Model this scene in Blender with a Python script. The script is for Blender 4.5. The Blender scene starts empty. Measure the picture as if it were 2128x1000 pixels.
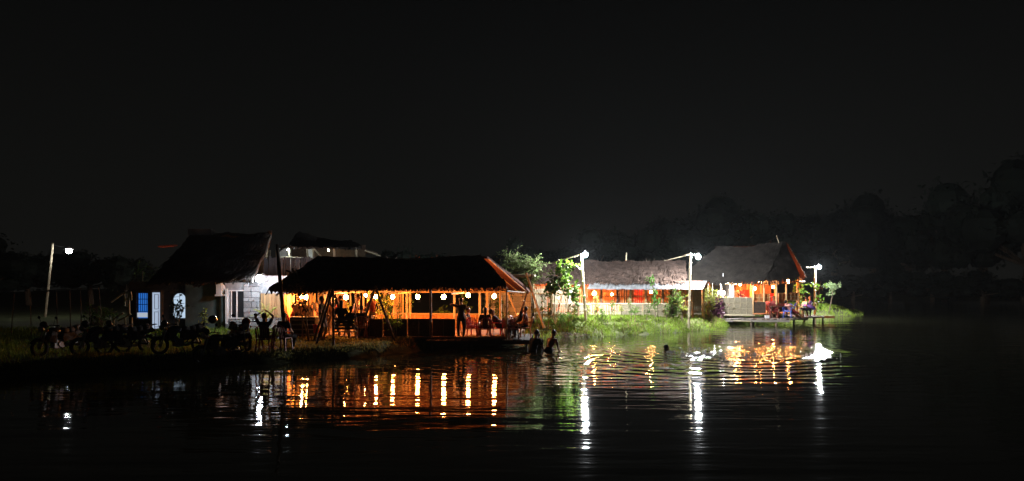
import bpy, bmesh, math, random
import numpy as np
from mathutils import Vector, Matrix, noise as mnoise
random.seed(7); np.random.seed(7)
R = math.radians
PI = math.pi
scene = bpy.context.scene
COL = scene.collection

# ------------------------------------------------------------------ camera, world, exposure
F = 1537.0; HZ = 573.0; CH = 3.0          # focal length in photo pixels, horizon row, camera height above the water
cam_d = bpy.data.cameras.new('camera'); cam = bpy.data.objects.new('camera', cam_d); COL.objects.link(cam)
cam.location = (0, 0, CH); cam.rotation_euler = (R(90), 0, 0)
cam_d.sensor_width = 36; cam_d.lens = 36 * F / 2128
cam_d.shift_y = (HZ - 500) / 2128
cam_d.clip_start = 0.1; cam_d.clip_end = 3000
scene.camera = cam
world = bpy.data.worlds.new('World'); scene.world = world; world.use_nodes = True
wt = world.node_tree; wt.nodes.clear()
wo = wt.nodes.new('ShaderNodeOutputWorld'); wb = wt.nodes.new('ShaderNodeBackground')
tc = wt.nodes.new('ShaderNodeTexCoord'); sx = wt.nodes.new('ShaderNodeSeparateXYZ'); cr = wt.nodes.new('ShaderNodeValToRGB')
wt.links.new(tc.outputs['Generated'], sx.inputs[0]); wt.links.new(sx.outputs['Z'], cr.inputs[0])
wt.links.new(cr.outputs[0], wb.inputs['Color']); wt.links.new(wb.outputs[0], wo.inputs[0])
e = cr.color_ramp.elements
e[0].position = 0.0; e[0].color = (1.0, 1.0, 0.88, 1)
e[1].position = 1.0; e[1].color = (0.2, 0.205, 0.21, 1)
m1 = e.new(0.12); m1.color = (0.80, 0.82, 0.74, 1)
m2 = e.new(0.35); m2.color = (0.42, 0.43, 0.42, 1)
SKY = 0.00135
wb.inputs['Strength'].default_value = SKY
vs = scene.view_settings
vs.view_transform = 'Standard'; vs.look = 'None'; vs.gamma = 1; vs.exposure = 2.0; vs.use_curve_mapping = False
scene.cycles.use_denoising = True
scene.cycles.sample_clamp_indirect = 4.0
scene.cycles.max_bounces = 7; scene.cycles.diffuse_bounces = 3; scene.cycles.glossy_bounces = 4
scene.cycles.volume_bounces = 0; scene.cycles.transparent_max_bounces = 12
scene.cycles.use_light_tree = True
scene.cycles.caustics_reflective = False; scene.cycles.caustics_refractive = False
WHITE_L = 1.75; WARM_L = 3.0               # overall lamp factors

def P(u, v, D):
    """a place of the site: photo column and row at distance D from the viewpoint"""
    return Vector(((u - 1064) * D / F, D, CH - (v - HZ) * D / F))
def GX(u, D): return (u - 1064) * D / F

# ------------------------------------------------------------------ materials
MATS = {}
def mat(name, col, rough=0.85, var=0.3, scale=6.0, bump=0.25, metal=0.0, stretch=(1, 1, 1), orand=0.0, spec=0.3, sub=0.0, trans=0.0):
    if name in MATS: return MATS[name]
    m = bpy.data.materials.new(name); m.use_nodes = True; t = m.node_tree; n = t.nodes; l = t.links
    b = n['Principled BSDF']
    b.inputs['Roughness'].default_value = rough; b.inputs['Metallic'].default_value = metal
    b.inputs['Specular IOR Level'].default_value = spec
    g = n.new('ShaderNodeTexCoord'); mp = n.new('ShaderNodeMapping'); mp.inputs['Scale'].default_value = stretch
    l.new(g.outputs['Object'], mp.inputs[0])
    oi = n.new('ShaderNodeObjectInfo')
    ad = n.new('ShaderNodeVectorMath'); ad.operation = 'ADD'
    sc = n.new('ShaderNodeMath'); sc.operation = 'MULTIPLY'; sc.inputs[1].default_value = 37.0
    l.new(oi.outputs['Random'], sc.inputs[0]); l.new(mp.outputs[0], ad.inputs[0]); l.new(sc.outputs[0], ad.inputs[1])
    nz = n.new('ShaderNodeTexNoise'); nz.inputs['Scale'].default_value = scale; nz.inputs['Detail'].default_value = 5
    l.new(ad.outputs[0], nz.inputs['Vector'])
    mr = n.new('ShaderNodeMapRange'); mr.inputs[1].default_value = 0.25; mr.inputs[2].default_value = 0.75
    mr.inputs[3].default_value = 1 - var; mr.inputs[4].default_value = 1 + var
    l.new(nz.outputs['Fac'], mr.inputs[0])
    mr2 = n.new('ShaderNodeMapRange'); mr2.inputs[3].default_value = 1 - orand; mr2.inputs[4].default_value = 1 + orand
    l.new(oi.outputs['Random'], mr2.inputs[0])
    mu = n.new('ShaderNodeMath'); mu.operation = 'MULTIPLY'; l.new(mr.outputs[0], mu.inputs[0]); l.new(mr2.outputs[0], mu.inputs[1])
    vm = n.new('ShaderNodeVectorMath'); vm.operation = 'SCALE'; vm.inputs[0].default_value = col[:3]
    l.new(mu.outputs[0], vm.inputs['Scale']); l.new(vm.outputs[0], b.inputs['Base Color'])
    if bump:
        bp = n.new('ShaderNodeBump'); bp.inputs['Strength'].default_value = bump; bp.inputs['Distance'].default_value = 0.02
        l.new(nz.outputs['Fac'], bp.inputs['Height']); l.new(bp.outputs[0], b.inputs['Normal'])
    if trans:
        tr = n.new('ShaderNodeBsdfTranslucent'); mx = n.new('ShaderNodeMixShader'); mx.inputs[0].default_value = trans
        l.new(vm.outputs[0], tr.inputs['Color']); l.new(b.outputs[0], mx.inputs[1]); l.new(tr.outputs[0], mx.inputs[2])
        l.new(mx.outputs[0], n['Material Output'].inputs['Surface'])
    MATS[name] = m; return m
def emit(name, col, s):
    if name in MATS: return MATS[name]
    m = bpy.data.materials.new(name); m.use_nodes = True; t = m.node_tree; t.nodes.clear()
    o = t.nodes.new('ShaderNodeOutputMaterial'); e = t.nodes.new('ShaderNodeEmission')
    e.inputs[0].default_value = (*col, 1); e.inputs[1].default_value = s; t.links.new(e.outputs[0], o.inputs[0])
    MATS[name] = m; return m

BAMBOO = mat('bamboo', (0.46, 0.33, 0.16), 0.6, 0.3, 5, 0.2, stretch=(1, 1, .3), orand=0.3)
BAMBOO_PALE = mat('bamboo pale', (0.50, 0.43, 0.29), 0.6, 0.3, 5, 0.2, stretch=(1, 1, .3), orand=0.25)
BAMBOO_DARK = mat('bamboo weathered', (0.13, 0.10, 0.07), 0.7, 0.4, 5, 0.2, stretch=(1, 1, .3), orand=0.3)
WOOD = mat('wood', (0.28, 0.17, 0.09), 0.75, 0.35, 7, 0.3, stretch=(1, 1, .2), orand=0.3)
WOOD_DK = mat('wood dark', (0.07, 0.045, 0.03), 0.75, 0.4, 7, 0.3, orand=0.3)
WOOD_GREY = mat('wood grey', (0.30, 0.27, 0.24), 0.85, 0.35, 9, 0.3, orand=0.25)
THATCH = mat('thatch', (0.085, 0.055, 0.042), 0.95, 0.5, 3, 0.5)
THATCH_LAMP_RED = mat('thatch lamplight red', (0.075, 0.022, 0.012), 0.95, 0.5, 3, 0.5)  # red of dim warm lamplight put into the back slopes' thatch colour
THATCH_OLD = mat('thatch old', (0.055, 0.047, 0.040), 0.95, 0.5, 2, 0.5)
MATTING = mat('woven matting', (0.30, 0.26, 0.18), 0.8, 0.3, 12, 0.5, orand=0.12)
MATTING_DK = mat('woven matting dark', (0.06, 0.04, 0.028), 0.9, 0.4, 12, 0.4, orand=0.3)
STONE = mat('pale stone', (0.68, 0.63, 0.54), 0.9, 0.28, 9, 0.6, orand=0.16)
STONE_W = mat('grey stone', (0.34, 0.34, 0.35), 0.9, 0.4, 9, 0.9, orand=0.35)
MORTAR = mat('mortar', (0.22, 0.21, 0.19), 0.95, 0.3, 14, 0.5)
PLASTER = mat('plaster', (0.34, 0.34, 0.35), 0.9, 0.2, 4, 0.5)
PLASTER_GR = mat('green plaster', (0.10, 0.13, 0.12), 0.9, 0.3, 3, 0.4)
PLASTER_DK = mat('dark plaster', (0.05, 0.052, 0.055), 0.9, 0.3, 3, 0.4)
TIN = mat('tin sheet', (0.17, 0.175, 0.18), 0.5, 0.4, 3, 0.15, metal=0.0, spec=.4)
BLUE = mat('blue paint', (0.05, 0.20, 0.62), 0.5, 0.2, 5, 0.15)
WHITE = mat('white paint', (0.78, 0.78, 0.78), 0.5, 0.08, 5, 0.1)
GLASS_DK = mat('window glass', (0.02, 0.022, 0.025), 0.08, 0.1, 3, 0.0, spec=0.6)
RUBBER = mat('rubber', (0.02, 0.02, 0.02), 0.8, 0.2, 20, 0.3)
CHROME = mat('chrome', (0.35, 0.35, 0.36), 0.3, 0.05, 5, 0.0, metal=1.0)
BLACKP = mat('black paint', (0.015, 0.015, 0.018), 0.25, 0.1, 5, 0.0, spec=0.6)
BLUEP = mat('navy paint', (0.015, 0.02, 0.06), 0.25, 0.1, 5, 0.0, spec=0.6)
REDP = mat('maroon paint', (0.12, 0.01, 0.012), 0.25, 0.1, 5, 0.0, spec=0.6)
ALLOY = mat('alloy', (0.22, 0.22, 0.23), 0.4, 0.2, 9, 0.1, metal=0.8)
PL_RED = mat('red plastic', (0.62, 0.02, 0.02), 0.4, 0.1, 5, 0.0, spec=.5)
PL_MAROON = mat('maroon plastic', (0.16, 0.02, 0.02), 0.4, 0.1, 5, 0.0, spec=.5)
PL_BROWN = mat('brown plastic', (0.30, 0.09, 0.03), 0.4, 0.1, 5, 0.0, spec=.5)
PL_ORANGE = mat('orange plastic', (0.65, 0.2, 0.04), 0.4, 0.1, 5, 0.0, spec=.5)
PL_BLUE = mat('blue plastic', (0.08, 0.15, 0.62), 0.4, 0.1, 5, 0.0, spec=.5)
PL_WHITE = mat('white plastic', (0.75, 0.75, 0.75), 0.4, 0.1, 5, 0.0, spec=.5)
LEAF = mat('leaf', (0.09, 0.20, 0.03), 0.6, 0.4, 3, 0.0, orand=0.25, trans=0.35)
LEAF_BRIGHT = mat('leaf bright', (0.13, 0.25, 0.035), 0.55, 0.35, 3, 0.0, orand=0.2, trans=0.35)
LEAF_YEL = mat('leaf yellowish', (0.34, 0.38, 0.07), 0.6, 0.4, 3, 0.0, orand=0.2, trans=0.3)
LEAF_GREY = mat('leaf grey green', (0.16, 0.22, 0.10), 0.7, 0.4, 3, 0.0, orand=0.2, trans=0.35)
LEAF_PURP = mat('leaf purple', (0.10, 0.03, 0.06), 0.5, 0.4, 3, 0.0, trans=0.2)
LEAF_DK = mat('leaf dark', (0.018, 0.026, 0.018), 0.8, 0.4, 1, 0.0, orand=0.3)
BARK = mat('bark', (0.16, 0.12, 0.08), 0.9, 0.4, 9, 0.5, orand=0.2)
CLOTH_W = mat('white cloth', (0.68, 0.66, 0.6), 0.9, 0.12, 4, 0.3)
WIRE = mat('cable sheath', (0.55, 0.55, 0.55), 0.6, 0.1, 4, 0.0)

# ------------------------------------------------------------------ mesh helpers
class MB:
    def __init__(s): s.v = []; s.f = []
    def add(s, vs, fs):
        o = len(s.v); s.v += [tuple(v) for v in vs]; s.f += [tuple(i + o for i in f) for f in fs]; return s
    def box(s, c, d, rot=None, taper=1.0):
        c = Vector(c); hx, hy, hz = d[0] / 2, d[1] / 2, d[2] / 2; vs = []
        for z in (-1, 1):
            k = taper if z > 0 else 1
            for x, y in ((-1, -1), (1, -1), (1, 1), (-1, 1)):
                p = Vector((x * hx * k, y * hy * k, z * hz))
                if rot is not None: p = rot @ p
                vs.append(c + p)
        return s.add(vs, [(3, 2, 1, 0), (4, 5, 6, 7), (0, 1, 5, 4), (1, 2, 6, 5), (2, 3, 7, 6), (3, 0, 4, 7)])
    def beam(s, a, b, w, h, up=(0, 0, 1)):
        a = Vector(a); b = Vector(b); d = b - a; L = d.length; d.normalize()
        up = Vector(up)
        if abs(d.dot(up)) > .98: up = Vector((0, 1, 0))
        x = d.cross(up).normalized(); z = x.cross(d).normalized()
        rot = Matrix((x, d, z)).transposed()
        return s.box((a + b) / 2, (w, L, h), rot)
    def tube(s, pts, rad, n=7, cap=True):
        pts = [Vector(p) for p in pts]; k = len(pts)
        if not hasattr(rad, '__len__'): rad = [rad] * k
        vs = []; fs = []
        for i, p in enumerate(pts):
            d = (pts[min(i + 1, k - 1)] - pts[max(i - 1, 0)])
            d = d.normalized() if d.length > 1e-9 else Vector((0, 0, 1))
            up = Vector((0, 0, 1)) if abs(d.z) < .9 else Vector((0, 1, 0))
            x = d.cross(up).normalized(); y = d.cross(x).normalized()
            for j in range(n):
                a = 2 * PI * j / n; vs.append(p + (x * math.cos(a) + y * math.sin(a)) * rad[i])
        for i in range(k - 1):
            for j in range(n):
                a = i * n + j; b = i * n + (j + 1) % n
                fs.append((a, a + n, b + n, b))
        if cap: fs.append(tuple(range(n))); fs.append(tuple((k - 1) * n + j for j in reversed(range(n))))
        return s.add(vs, fs)
    def ball(s, c, r, nu=10, nv=7, sq=(1, 1, 1), rot=None):
        c = Vector(c); vs = []; fs = []
        for i in range(nv + 1):
            th = PI * i / nv
            for j in range(nu):
                ph = 2 * PI * j / nu
                p = Vector((r * sq[0] * math.sin(th) * math.cos(ph), r * sq[1] * math.sin(th) * math.sin(ph), r * sq[2] * math.cos(th)))
                if rot is not None: p = rot @ p
                vs.append(c + p)
        for i in range(nv):
            for j in range(nu):
                a = i * nu + j; b = i * nu + (j + 1) % nu
                if i == 0: fs.append((a, a + nu, b + nu))
                elif i == nv - 1: fs.append((a, a + nu, b))
                else: fs.append((a, a + nu, b + nu, b))
        return s.add(vs, fs)
    def torus(s, c, Rm, r, axis='y', n=20, k=8):
        vs = []; fs = []; c = Vector(c)
        for i in range(n):
            a = 2 * PI * i / n
            for j in range(k):
                b = 2 * PI * j / k; rr = Rm + r * math.cos(b)
                p = (rr * math.cos(a), r * math.sin(b), rr * math.sin(a)) if axis == 'y' else (rr * math.cos(a), rr * math.sin(a), r * math.sin(b))
                vs.append(c + Vector(p))
        for i in range(n):
            for j in range(k):
                fs.append((i * k + j, i * k + (j + 1) % k, ((i + 1) % n) * k + (j + 1) % k, ((i + 1) % n) * k + j))
        return s.add(vs, fs)
    def build(s, name, m, parent=None, smooth=False, stuff=False, label=None):
        me = bpy.data.meshes.new(name); me.from_pydata(s.v, [], s.f); me.update()
        if smooth: me.polygons.foreach_set('use_smooth', [True] * len(me.polygons))
        return link(name, me, m, parent, stuff, label)
def link(name, me, m=None, parent=None, stuff=False, label=None):
    if m is not None and not me.materials: me.materials.append(m)
    o = bpy.data.objects.new(name, me); COL.objects.link(o)
    if parent is not None:
        o.parent = parent
        # geometry given in site coordinates while the parent stands elsewhere: keep the place
        if parent.get('_w'): o.matrix_parent_inverse = mw(parent).inverted(); o['_w'] = 1
    if stuff: o['kind'] = 'stuff'
    if label: o['label'] = label
    return o
def mw(o):
    m = Matrix.LocRotScale(o.location, o.rotation_euler, o.scale)
    if o.parent is not None: m = mw(o.parent) @ o.matrix_parent_inverse @ m
    return m
def tag(o, label, cat, group=None):
    o['label'] = label; o['category'] = cat
    if group: o['group'] = group
    return o
def thing(name, label, cat, loc=(0, 0, 0), rz=0.0, group=None, world=False):
    """an Empty at the thing's base; world=True: its parts are given in site coordinates"""
    o = bpy.data.objects.new(name, None); COL.objects.link(o); o.location = loc; o.rotation_euler = (0, 0, rz)
    o.empty_display_size = .2
    tag(o, label, cat, group)
    if world: o['_w'] = 1
    return o
def copy_tree(o, parent=None):
    c = o.copy(); COL.objects.link(c)
    if parent is not None: c.parent = parent
    for ch in o.children: copy_tree(ch, c)
    return c
def structure(o): o['kind'] = 'structure'; return o
def piece(name, me, m, parent, loc, rot=(0, 0, 0), scale=(1, 1, 1)):
    """a repeated piece sharing mesh data"""
    o = bpy.data.objects.new(name, me); COL.objects.link(o)
    if m is not None and not me.materials: me.materials.append(m)
    o.location = loc; o.rotation_euler = rot; o.scale = scale
    if parent is not None:
        o.parent = parent
        if parent.get('_w'): o.matrix_parent_inverse = mw(parent).inverted(); o['_w'] = 1
    return o
def unit_mesh(name, fn):
    mb = MB(); fn(mb); me = bpy.data.meshes.new(name); me.from_pydata(mb.v, [], mb.f); me.update(); return me
def bamboo_unit(m, nodes=5, n=7):
    # unit-length upright culm (0..1), radius 1, with swollen joints
    def fn(mb):
        pts = []; rad = []
        for i in range(nodes):
            z = i / nodes
            pts += [(0, 0, z), (0, 0, z + .012), (0, 0, z + .03)]; rad += [1.0, 1.13, .97 - .06 * i / nodes]
        pts.append((0, 0, 1)); rad.append(.92)
        mb.tube(pts, rad, n)
    me = unit_mesh('bamboo culm', fn); me.materials.append(m); return me
CULM = {m.name: bamboo_unit(m) for m in (BAMBOO, BAMBOO_PALE, BAMBOO_DARK, WOOD, WOOD_DK)}
def pole(name, a, b, r, m, parent, label=None):
    a = Vector(a); b = Vector(b); d = b - a
    q = d.to_track_quat('Z', 'Y')
    o = piece(name, CULM[m.name], None, parent, a, q.to_euler(), (r, r, d.length))
    if label: o['label'] = label
    return o
def slat_row(name, a, b, h, m, parent, n, w=None, th=.02, jit=.1, gap=.12, lean=0.0, skip=()):
    """upright slats standing in a row from a to b, each an own piece; h = height"""
    a = Vector(a); b = Vector(b); L = (b - a).length; ang = math.atan2(b.y - a.y, b.x - a.x)
    key = 'slat ' + m.name
    if key not in SL:
        SL[key] = unit_mesh('slat', lambda mb: mb.box((0, 0, .5), (1, 1, 1))); SL[key].materials.append(m)
    for i in range(n):
        if i in skip: continue
        t = (i + .5) / n; p = a.lerp(b, t)
        ww = (w or L / n * (1 - gap)) * random.uniform(.85, 1.08)
        piece(name, SL[key], None, parent, p + Vector((0, random.uniform(-.006, .006), random.uniform(-.02, .02))),
              (random.uniform(-.01, .01), random.uniform(-jit, jit) * .2 + lean, ang), (ww, th, h * random.uniform(1 - jit * .4, 1 + jit * .4)))
SL = {}

# ------------------------------------------------------------------ shore, ground, water
shore = [(-80, 16), (-40, 19), (-15, 21.8), (-11.7, 23.6), (-7.8, 25.6), (-5.0, 27.8), (-3.9, 29.4), (-3.6, 32.2), (0.3, 33.6), (1.1, 36.0), (3.0, 36.5),
         (4.5, 36.7), (6.5, 37.9), (8.6, 39.2), (11, 41.2), (12.6, 43.8), (13.2, 47.5), (16, 51), (19, 53.6), (22.4, 54.0),
         (24.8, 54.6), (26.8, 57), (27.2, 61), (25, 70), (26, 85), (40, 96), (80, 92), (150, 80)]
def shore_dist(X, Y):
    """positive on land"""
    X = np.asarray(X, float); Y = np.asarray(Y, float)
    best = np.full(X.shape, 1e9)
    sh = np.array(shore)
    for i in range(len(sh) - 1):
        a = sh[i]; d = sh[i + 1] - a
        t = np.clip(((X - a[0]) * d[0] + (Y - a[1]) * d[1]) / (d @ d), 0, 1)
        q = np.hypot(X - a[0] - t * d[0], Y - a[1] - t * d[1]); best = np.minimum(best, q)
    poly = [(p[0], p[1]) for p in shore] + [(150, 400), (-80, 400)]
    inside = np.zeros(X.shape, bool)
    for i in range(len(poly)):
        x1, y1 = poly[i]; x2, y2 = poly[(i + 1) % len(poly)]
        c = ((y1 > Y) != (y2 > Y)) & (X < (x2 - x1) * (Y - y1) / ((y2 - y1) + 1e-12) + x1)
        inside ^= c
    return np.where(inside, best, -best)
def ground_z(X, Y):
    X = np.asarray(X, float); Y = np.asarray(Y, float)
    d = shore_dist(X, Y) + .18 * np.sin(X * 2.1 + Y) + .12 * np.sin(X * 4.7 - Y * 1.3)
    H = np.interp(X, [-30, -4, 0.5, 3, 13, 17, 24], [.5, .46, .48, .80, .80, .62, .62])
    s = np.clip((d + .15) / np.interp(X, [-5, 2, 20], [.6, 2.4, 2.2]), 0, 1); up = s * (2 - s) * H
    dn = np.clip(-d / 3.0, 0, 1); z = np.where(d > -.15, up - .05, -.05 - dn * .95)
    return z + np.where(d > 0, .04 * np.sin(X * 1.3) * np.sin(Y * 1.7), 0)
def gz(x, y): return float(ground_z(np.array([x]), np.array([y]))[0])
xs = np.concatenate([np.linspace(-78, -20, 30), np.arange(-19, 30, .3), np.linspace(30.5, 145, 40)])
ys = np.concatenate([np.arange(-14, 16, 3.0), np.arange(16.2, 62, .3), np.linspace(62.5, 250, 60)])
GXX, GYY = np.meshgrid(xs, ys); ZZ = ground_z(GXX, GYY)
verts = np.stack([GXX, GYY, ZZ], -1).reshape(-1, 3); nx = len(xs); ny = len(ys)
ii = (np.arange(ny - 1)[:, None] * nx + np.arange(nx - 1)[None]).ravel()
faces = np.stack([ii, ii + 1, ii + 1 + nx, ii + nx], -1)
me = bpy.data.meshes.new('ground'); me.from_pydata(verts.tolist(), [], faces.tolist()); me.update()
me.polygons.foreach_set('use_smooth', [True] * len(me.polygons))
GROUND = mat('earth and turf', (0.085, 0.095, 0.035), 0.95, 0.45, 1.6, 0.8)
structure(link('ground', me, GROUND))

wm = bpy.data.materials.new('pond water'); wm.use_nodes = True; t = wm.node_tree; n = t.nodes; l = t.links
b = n['Principled BSDF']; b.inputs['Base Color'].default_value = (0.016, 0.016, 0.008, 1); b.inputs['Roughness'].default_value = 0.03
b.inputs['IOR'].default_value = 1.42
geo = n.new('ShaderNodeNewGeometry')
def M_(op, a, b_=None, c=None):
    x = n.new('ShaderNodeMath'); x.operation = op
    for i, q in enumerate((a, b_, c)):
        if q is None: continue
        if isinstance(q, (int, float)): x.inputs[i].default_value = q
        else: l.new(q, x.inputs[i])
    return x.outputs[0]
def wnoise(sx_, sy_, detail, rough=.5, dist=0.0):
    mp = n.new('ShaderNodeMapping'); mp.inputs['Scale'].default_value = (sx_, sy_, 1); l.new(geo.outputs['Position'], mp.inputs[0])
    z = n.new('ShaderNodeTexNoise'); z.inputs['Scale'].default_value = 1; z.inputs['Detail'].default_value = detail
    z.inputs['Roughness'].default_value = rough; z.inputs['Distortion'].default_value = dist
    l.new(mp.outputs[0], z.inputs['Vector']); return z.outputs['Fac']
sep = n.new('ShaderNodeSeparateXYZ'); l.new(geo.outputs['Position'], sep.inputs[0]); WX, WY = sep.outputs[0], sep.outputs[1]
def mask(cx, cy, rx, ry, soft):
    """1 inside an ellipse of the pond, falling to 0"""
    dx = M_('DIVIDE', M_('SUBTRACT', WX, cx), rx); dy = M_('DIVIDE', M_('SUBTRACT', WY, cy), ry)
    d = M_('SQRT', M_('ADD', M_('MULTIPLY', dx, dx), M_('MULTIPLY', dy, dy)))
    mr = n.new('ShaderNodeMapRange'); mr.interpolation_type = 'SMOOTHSTEP'
    mr.inputs[1].default_value = 1 - soft; mr.inputs[2].default_value = 1 + soft; mr.inputs[3].default_value = 1; mr.inputs[4].default_value = 0
    l.new(d, mr.inputs[0]); return mr.outputs[0]
def rings(cx, cy, wl, amp, r0, r1):
    dx = M_('SUBTRACT', WX, cx); dy = M_('SUBTRACT', WY, cy)
    r = M_('SQRT', M_('ADD', M_('MULTIPLY', dx, dx), M_('MULTIPLY', dy, dy)))
    rr = M_('ADD', r, M_('MULTIPLY', wnoise(.34, .34, 2), wl * 2.8))
    w = M_('SINE', M_('MULTIPLY', rr, 2 * PI / wl))
    mr = n.new('ShaderNodeMapRange'); mr.interpolation_type = 'SMOOTHSTEP'
    mr.inputs[1].default_value = r0; mr.inputs[2].default_value = r1; mr.inputs[3].default_value = 1; mr.inputs[4].default_value = 0
    l.new(r, mr.inputs[0])
    fr = n.new('ShaderNodeMapRange'); fr.interpolation_type = 'SMOOTHSTEP'; fr.inputs[1].default_value = 27; fr.inputs[2].default_value = 33; fr.inputs[3].default_value = 1; fr.inputs[4].default_value = .25; l.new(WY, fr.inputs[0])
    pa = n.new('ShaderNodeMapRange'); pa.inputs[1].default_value = .38; pa.inputs[2].default_value = .6; pa.inputs[3].default_value = .3; pa.inputs[4].default_value = 1.2; l.new(wnoise(.16, .5, 1), pa.inputs[0])
    return M_('MULTIPLY', M_('MULTIPLY', M_('MULTIPLY', w, mr.outputs[0]), amp), M_('MULTIPLY', fr.outputs[0], pa.outputs[0]))
h = M_('MULTIPLY', wnoise(.20, 1.1, 2), .020)                                          # slow long swell
h = M_('ADD', h, M_('MULTIPLY', wnoise(.5, 1.7, 2, .6), .0100)); h = M_('ADD', h, M_('MULTIPLY', wnoise(.7, 4.6, 2, .5), .0045))                         # fine ripples
swim = mask(8.9, 29.0, 4.3, 2.7, .45)                                                   # churned by the swimmers
bath = mask(3.0, 30.5, 2.6, 4.0, .45)                                                   # round the bathers
near = mask(6.5, 34.5, 10.5, 4.5, .35)
h = M_('ADD', h, M_('MULTIPLY', M_('MULTIPLY', wnoise(3.2, 1.3, 3, .6, .6), .058), swim))
h = M_('ADD', h, M_('MULTIPLY', M_('MULTIPLY', wnoise(2.4, 1.1, 3, .55, .3), .022), bath))
h = M_('ADD', h, M_('MULTIPLY', M_('MULTIPLY', wnoise(1.1, 1.0, 3, .55), .018), near))
h = M_('ADD', h, rings(8.0, 30.3, .85, .0095, 8.5, 11.0))
h = M_('ADD', h, rings(1.6, 29.4, .62, .0040, 6.5, 10.5))
bp = n.new('ShaderNodeBump'); bp.inputs['Strength'].default_value = 1; bp.inputs['Distance'].default_value = 1.0
l.new(h, bp.inputs['Height']); l.new(bp.outputs[0], b.inputs['Normal'])
mbw = MB(); mbw.add([(-150, -15, 0), (145, -15, 0), (145, 110, 0), (-150, 110, 0)], [(0, 1, 2, 3)])
structure(mbw.build('water', wm))

# haze of the humid night air
hz = bpy.data.materials.new('night haze'); hz.use_nodes = True; t = hz.node_tree; t.nodes.clear()
ho = t.nodes.new('ShaderNodeOutputMaterial'); hv = t.nodes.new('ShaderNodeVolumePrincipled')
hv.inputs['Color'].default_value = (.92, .97, 1, 1); hv.inputs['Density'].default_value = 0.00018; hv.inputs['Anisotropy'].default_value = 0.1
t.links.new(hv.outputs[0], ho.inputs['Volume'])
mbh = MB(); mbh.box((-5, 117, 14), (330, 274, 31.5)); o = mbh.build('haze', hz); o['kind'] = 'stuff'

# ------------------------------------------------------------------ grass (nobody could count it)
def grass(name, spots, m, hmin, hmax, seed, label):
    rs = np.random.RandomState(seed); V = []; Fc = []; k = 0
    P_ = np.asarray(spots); N = len(P_)
    hh = rs.uniform(hmin, hmax, N) * (0.5 + .9 * rs.rand(N)); az = rs.uniform(0, 2 * PI, N); w = rs.uniform(.008, .02, N); ln = rs.uniform(.15, .75, N)
    la = rs.uniform(0, 2 * PI, N)
    cx, sy = np.cos(az) * w, np.sin(az) * w
    lx, ly = np.cos(la) * ln * hh, np.sin(la) * ln * hh
    b1 = P_ + np.stack([-cx, -sy, np.full(N, -.03)], 1); b2 = P_ + np.stack([cx, sy, np.full(N, -.03)], 1)
    m1 = P_ + np.stack([cx * .8 + lx * .35, sy * .8 + ly * .35, hh * .62], 1); m0 = P_ + np.stack([-cx * .8 + lx * .35, -sy * .8 + ly * .35, hh * .62], 1)
    tp = P_ + np.stack([lx, ly, hh * .97], 1)
    V = np.stack([b1, b2, m1, m0, tp], 1).reshape(-1, 3); idx = np.arange(N) * 5
    F4 = np.stack([idx, idx + 1, idx + 2, idx + 3], 1).tolist(); F3 = np.stack([idx + 3, idx + 2, idx + 4], 1).tolist()
    me = bpy.data.meshes.new(name); me.from_pydata(V.tolist(), [], F4 + F3); me.update()
    o = link(name, me, m); o['kind'] = 'stuff'; o['label'] = label; o['category'] = 'grass'; return o
def scatter(n_, x0, x1, y0, y1, dmin, dmax, seed, dens=None):
    rs = np.random.RandomState(seed); X = rs.uniform(x0, x1, n_); Y = rs.uniform(y0, y1, n_); d = shore_dist(X, Y)
    k = (d > dmin) & (d < dmax)
    cl = np.sin(X * 2.3 + 1.3 * np.sin(Y * 1.9)) * np.sin(Y * 2.9 + X * .7); k &= rs.rand(n_) < (.55 + .45 * cl)
    X = X[k]; Y = Y[k]; return np.stack([X, Y, ground_z(X, Y)], 1)
GR = mat('grass blades', (0.20, 0.29, 0.035), 0.7, 0.55, 1.3, 0.0, trans=.3)
GR2 = mat('grass blades dry', (0.30, 0.27, 0.07), 0.7, 0.45, .9, 0.0, trans=.3)
grass('bank_grass', scatter(260000, .6, 15.5, 33.5, 52, -.25, 4.6, 3), GR, .06, .15, 4, 'bright green grass along the lit bank in front of the long hut')
grass('peninsula_grass', scatter(60000, 15.5, 28, 48, 70, -.25, 6.0, 5), GR, .08, .22, 6, 'green grass on the point beside the far lamp post')
grass('lawn_grass', scatter(60000, -14, -2.8, 22, 32, -.05, 7, 7), GR2, .03, .09, 8, 'short dim grass on the bank in front of the left huts')
grass('dark_grass', scatter(50000, -24, -9, 18, 36, -.1, 14, 9), GR, .06, .22, 10, 'unlit grass round the parked motorbikes')

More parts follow.
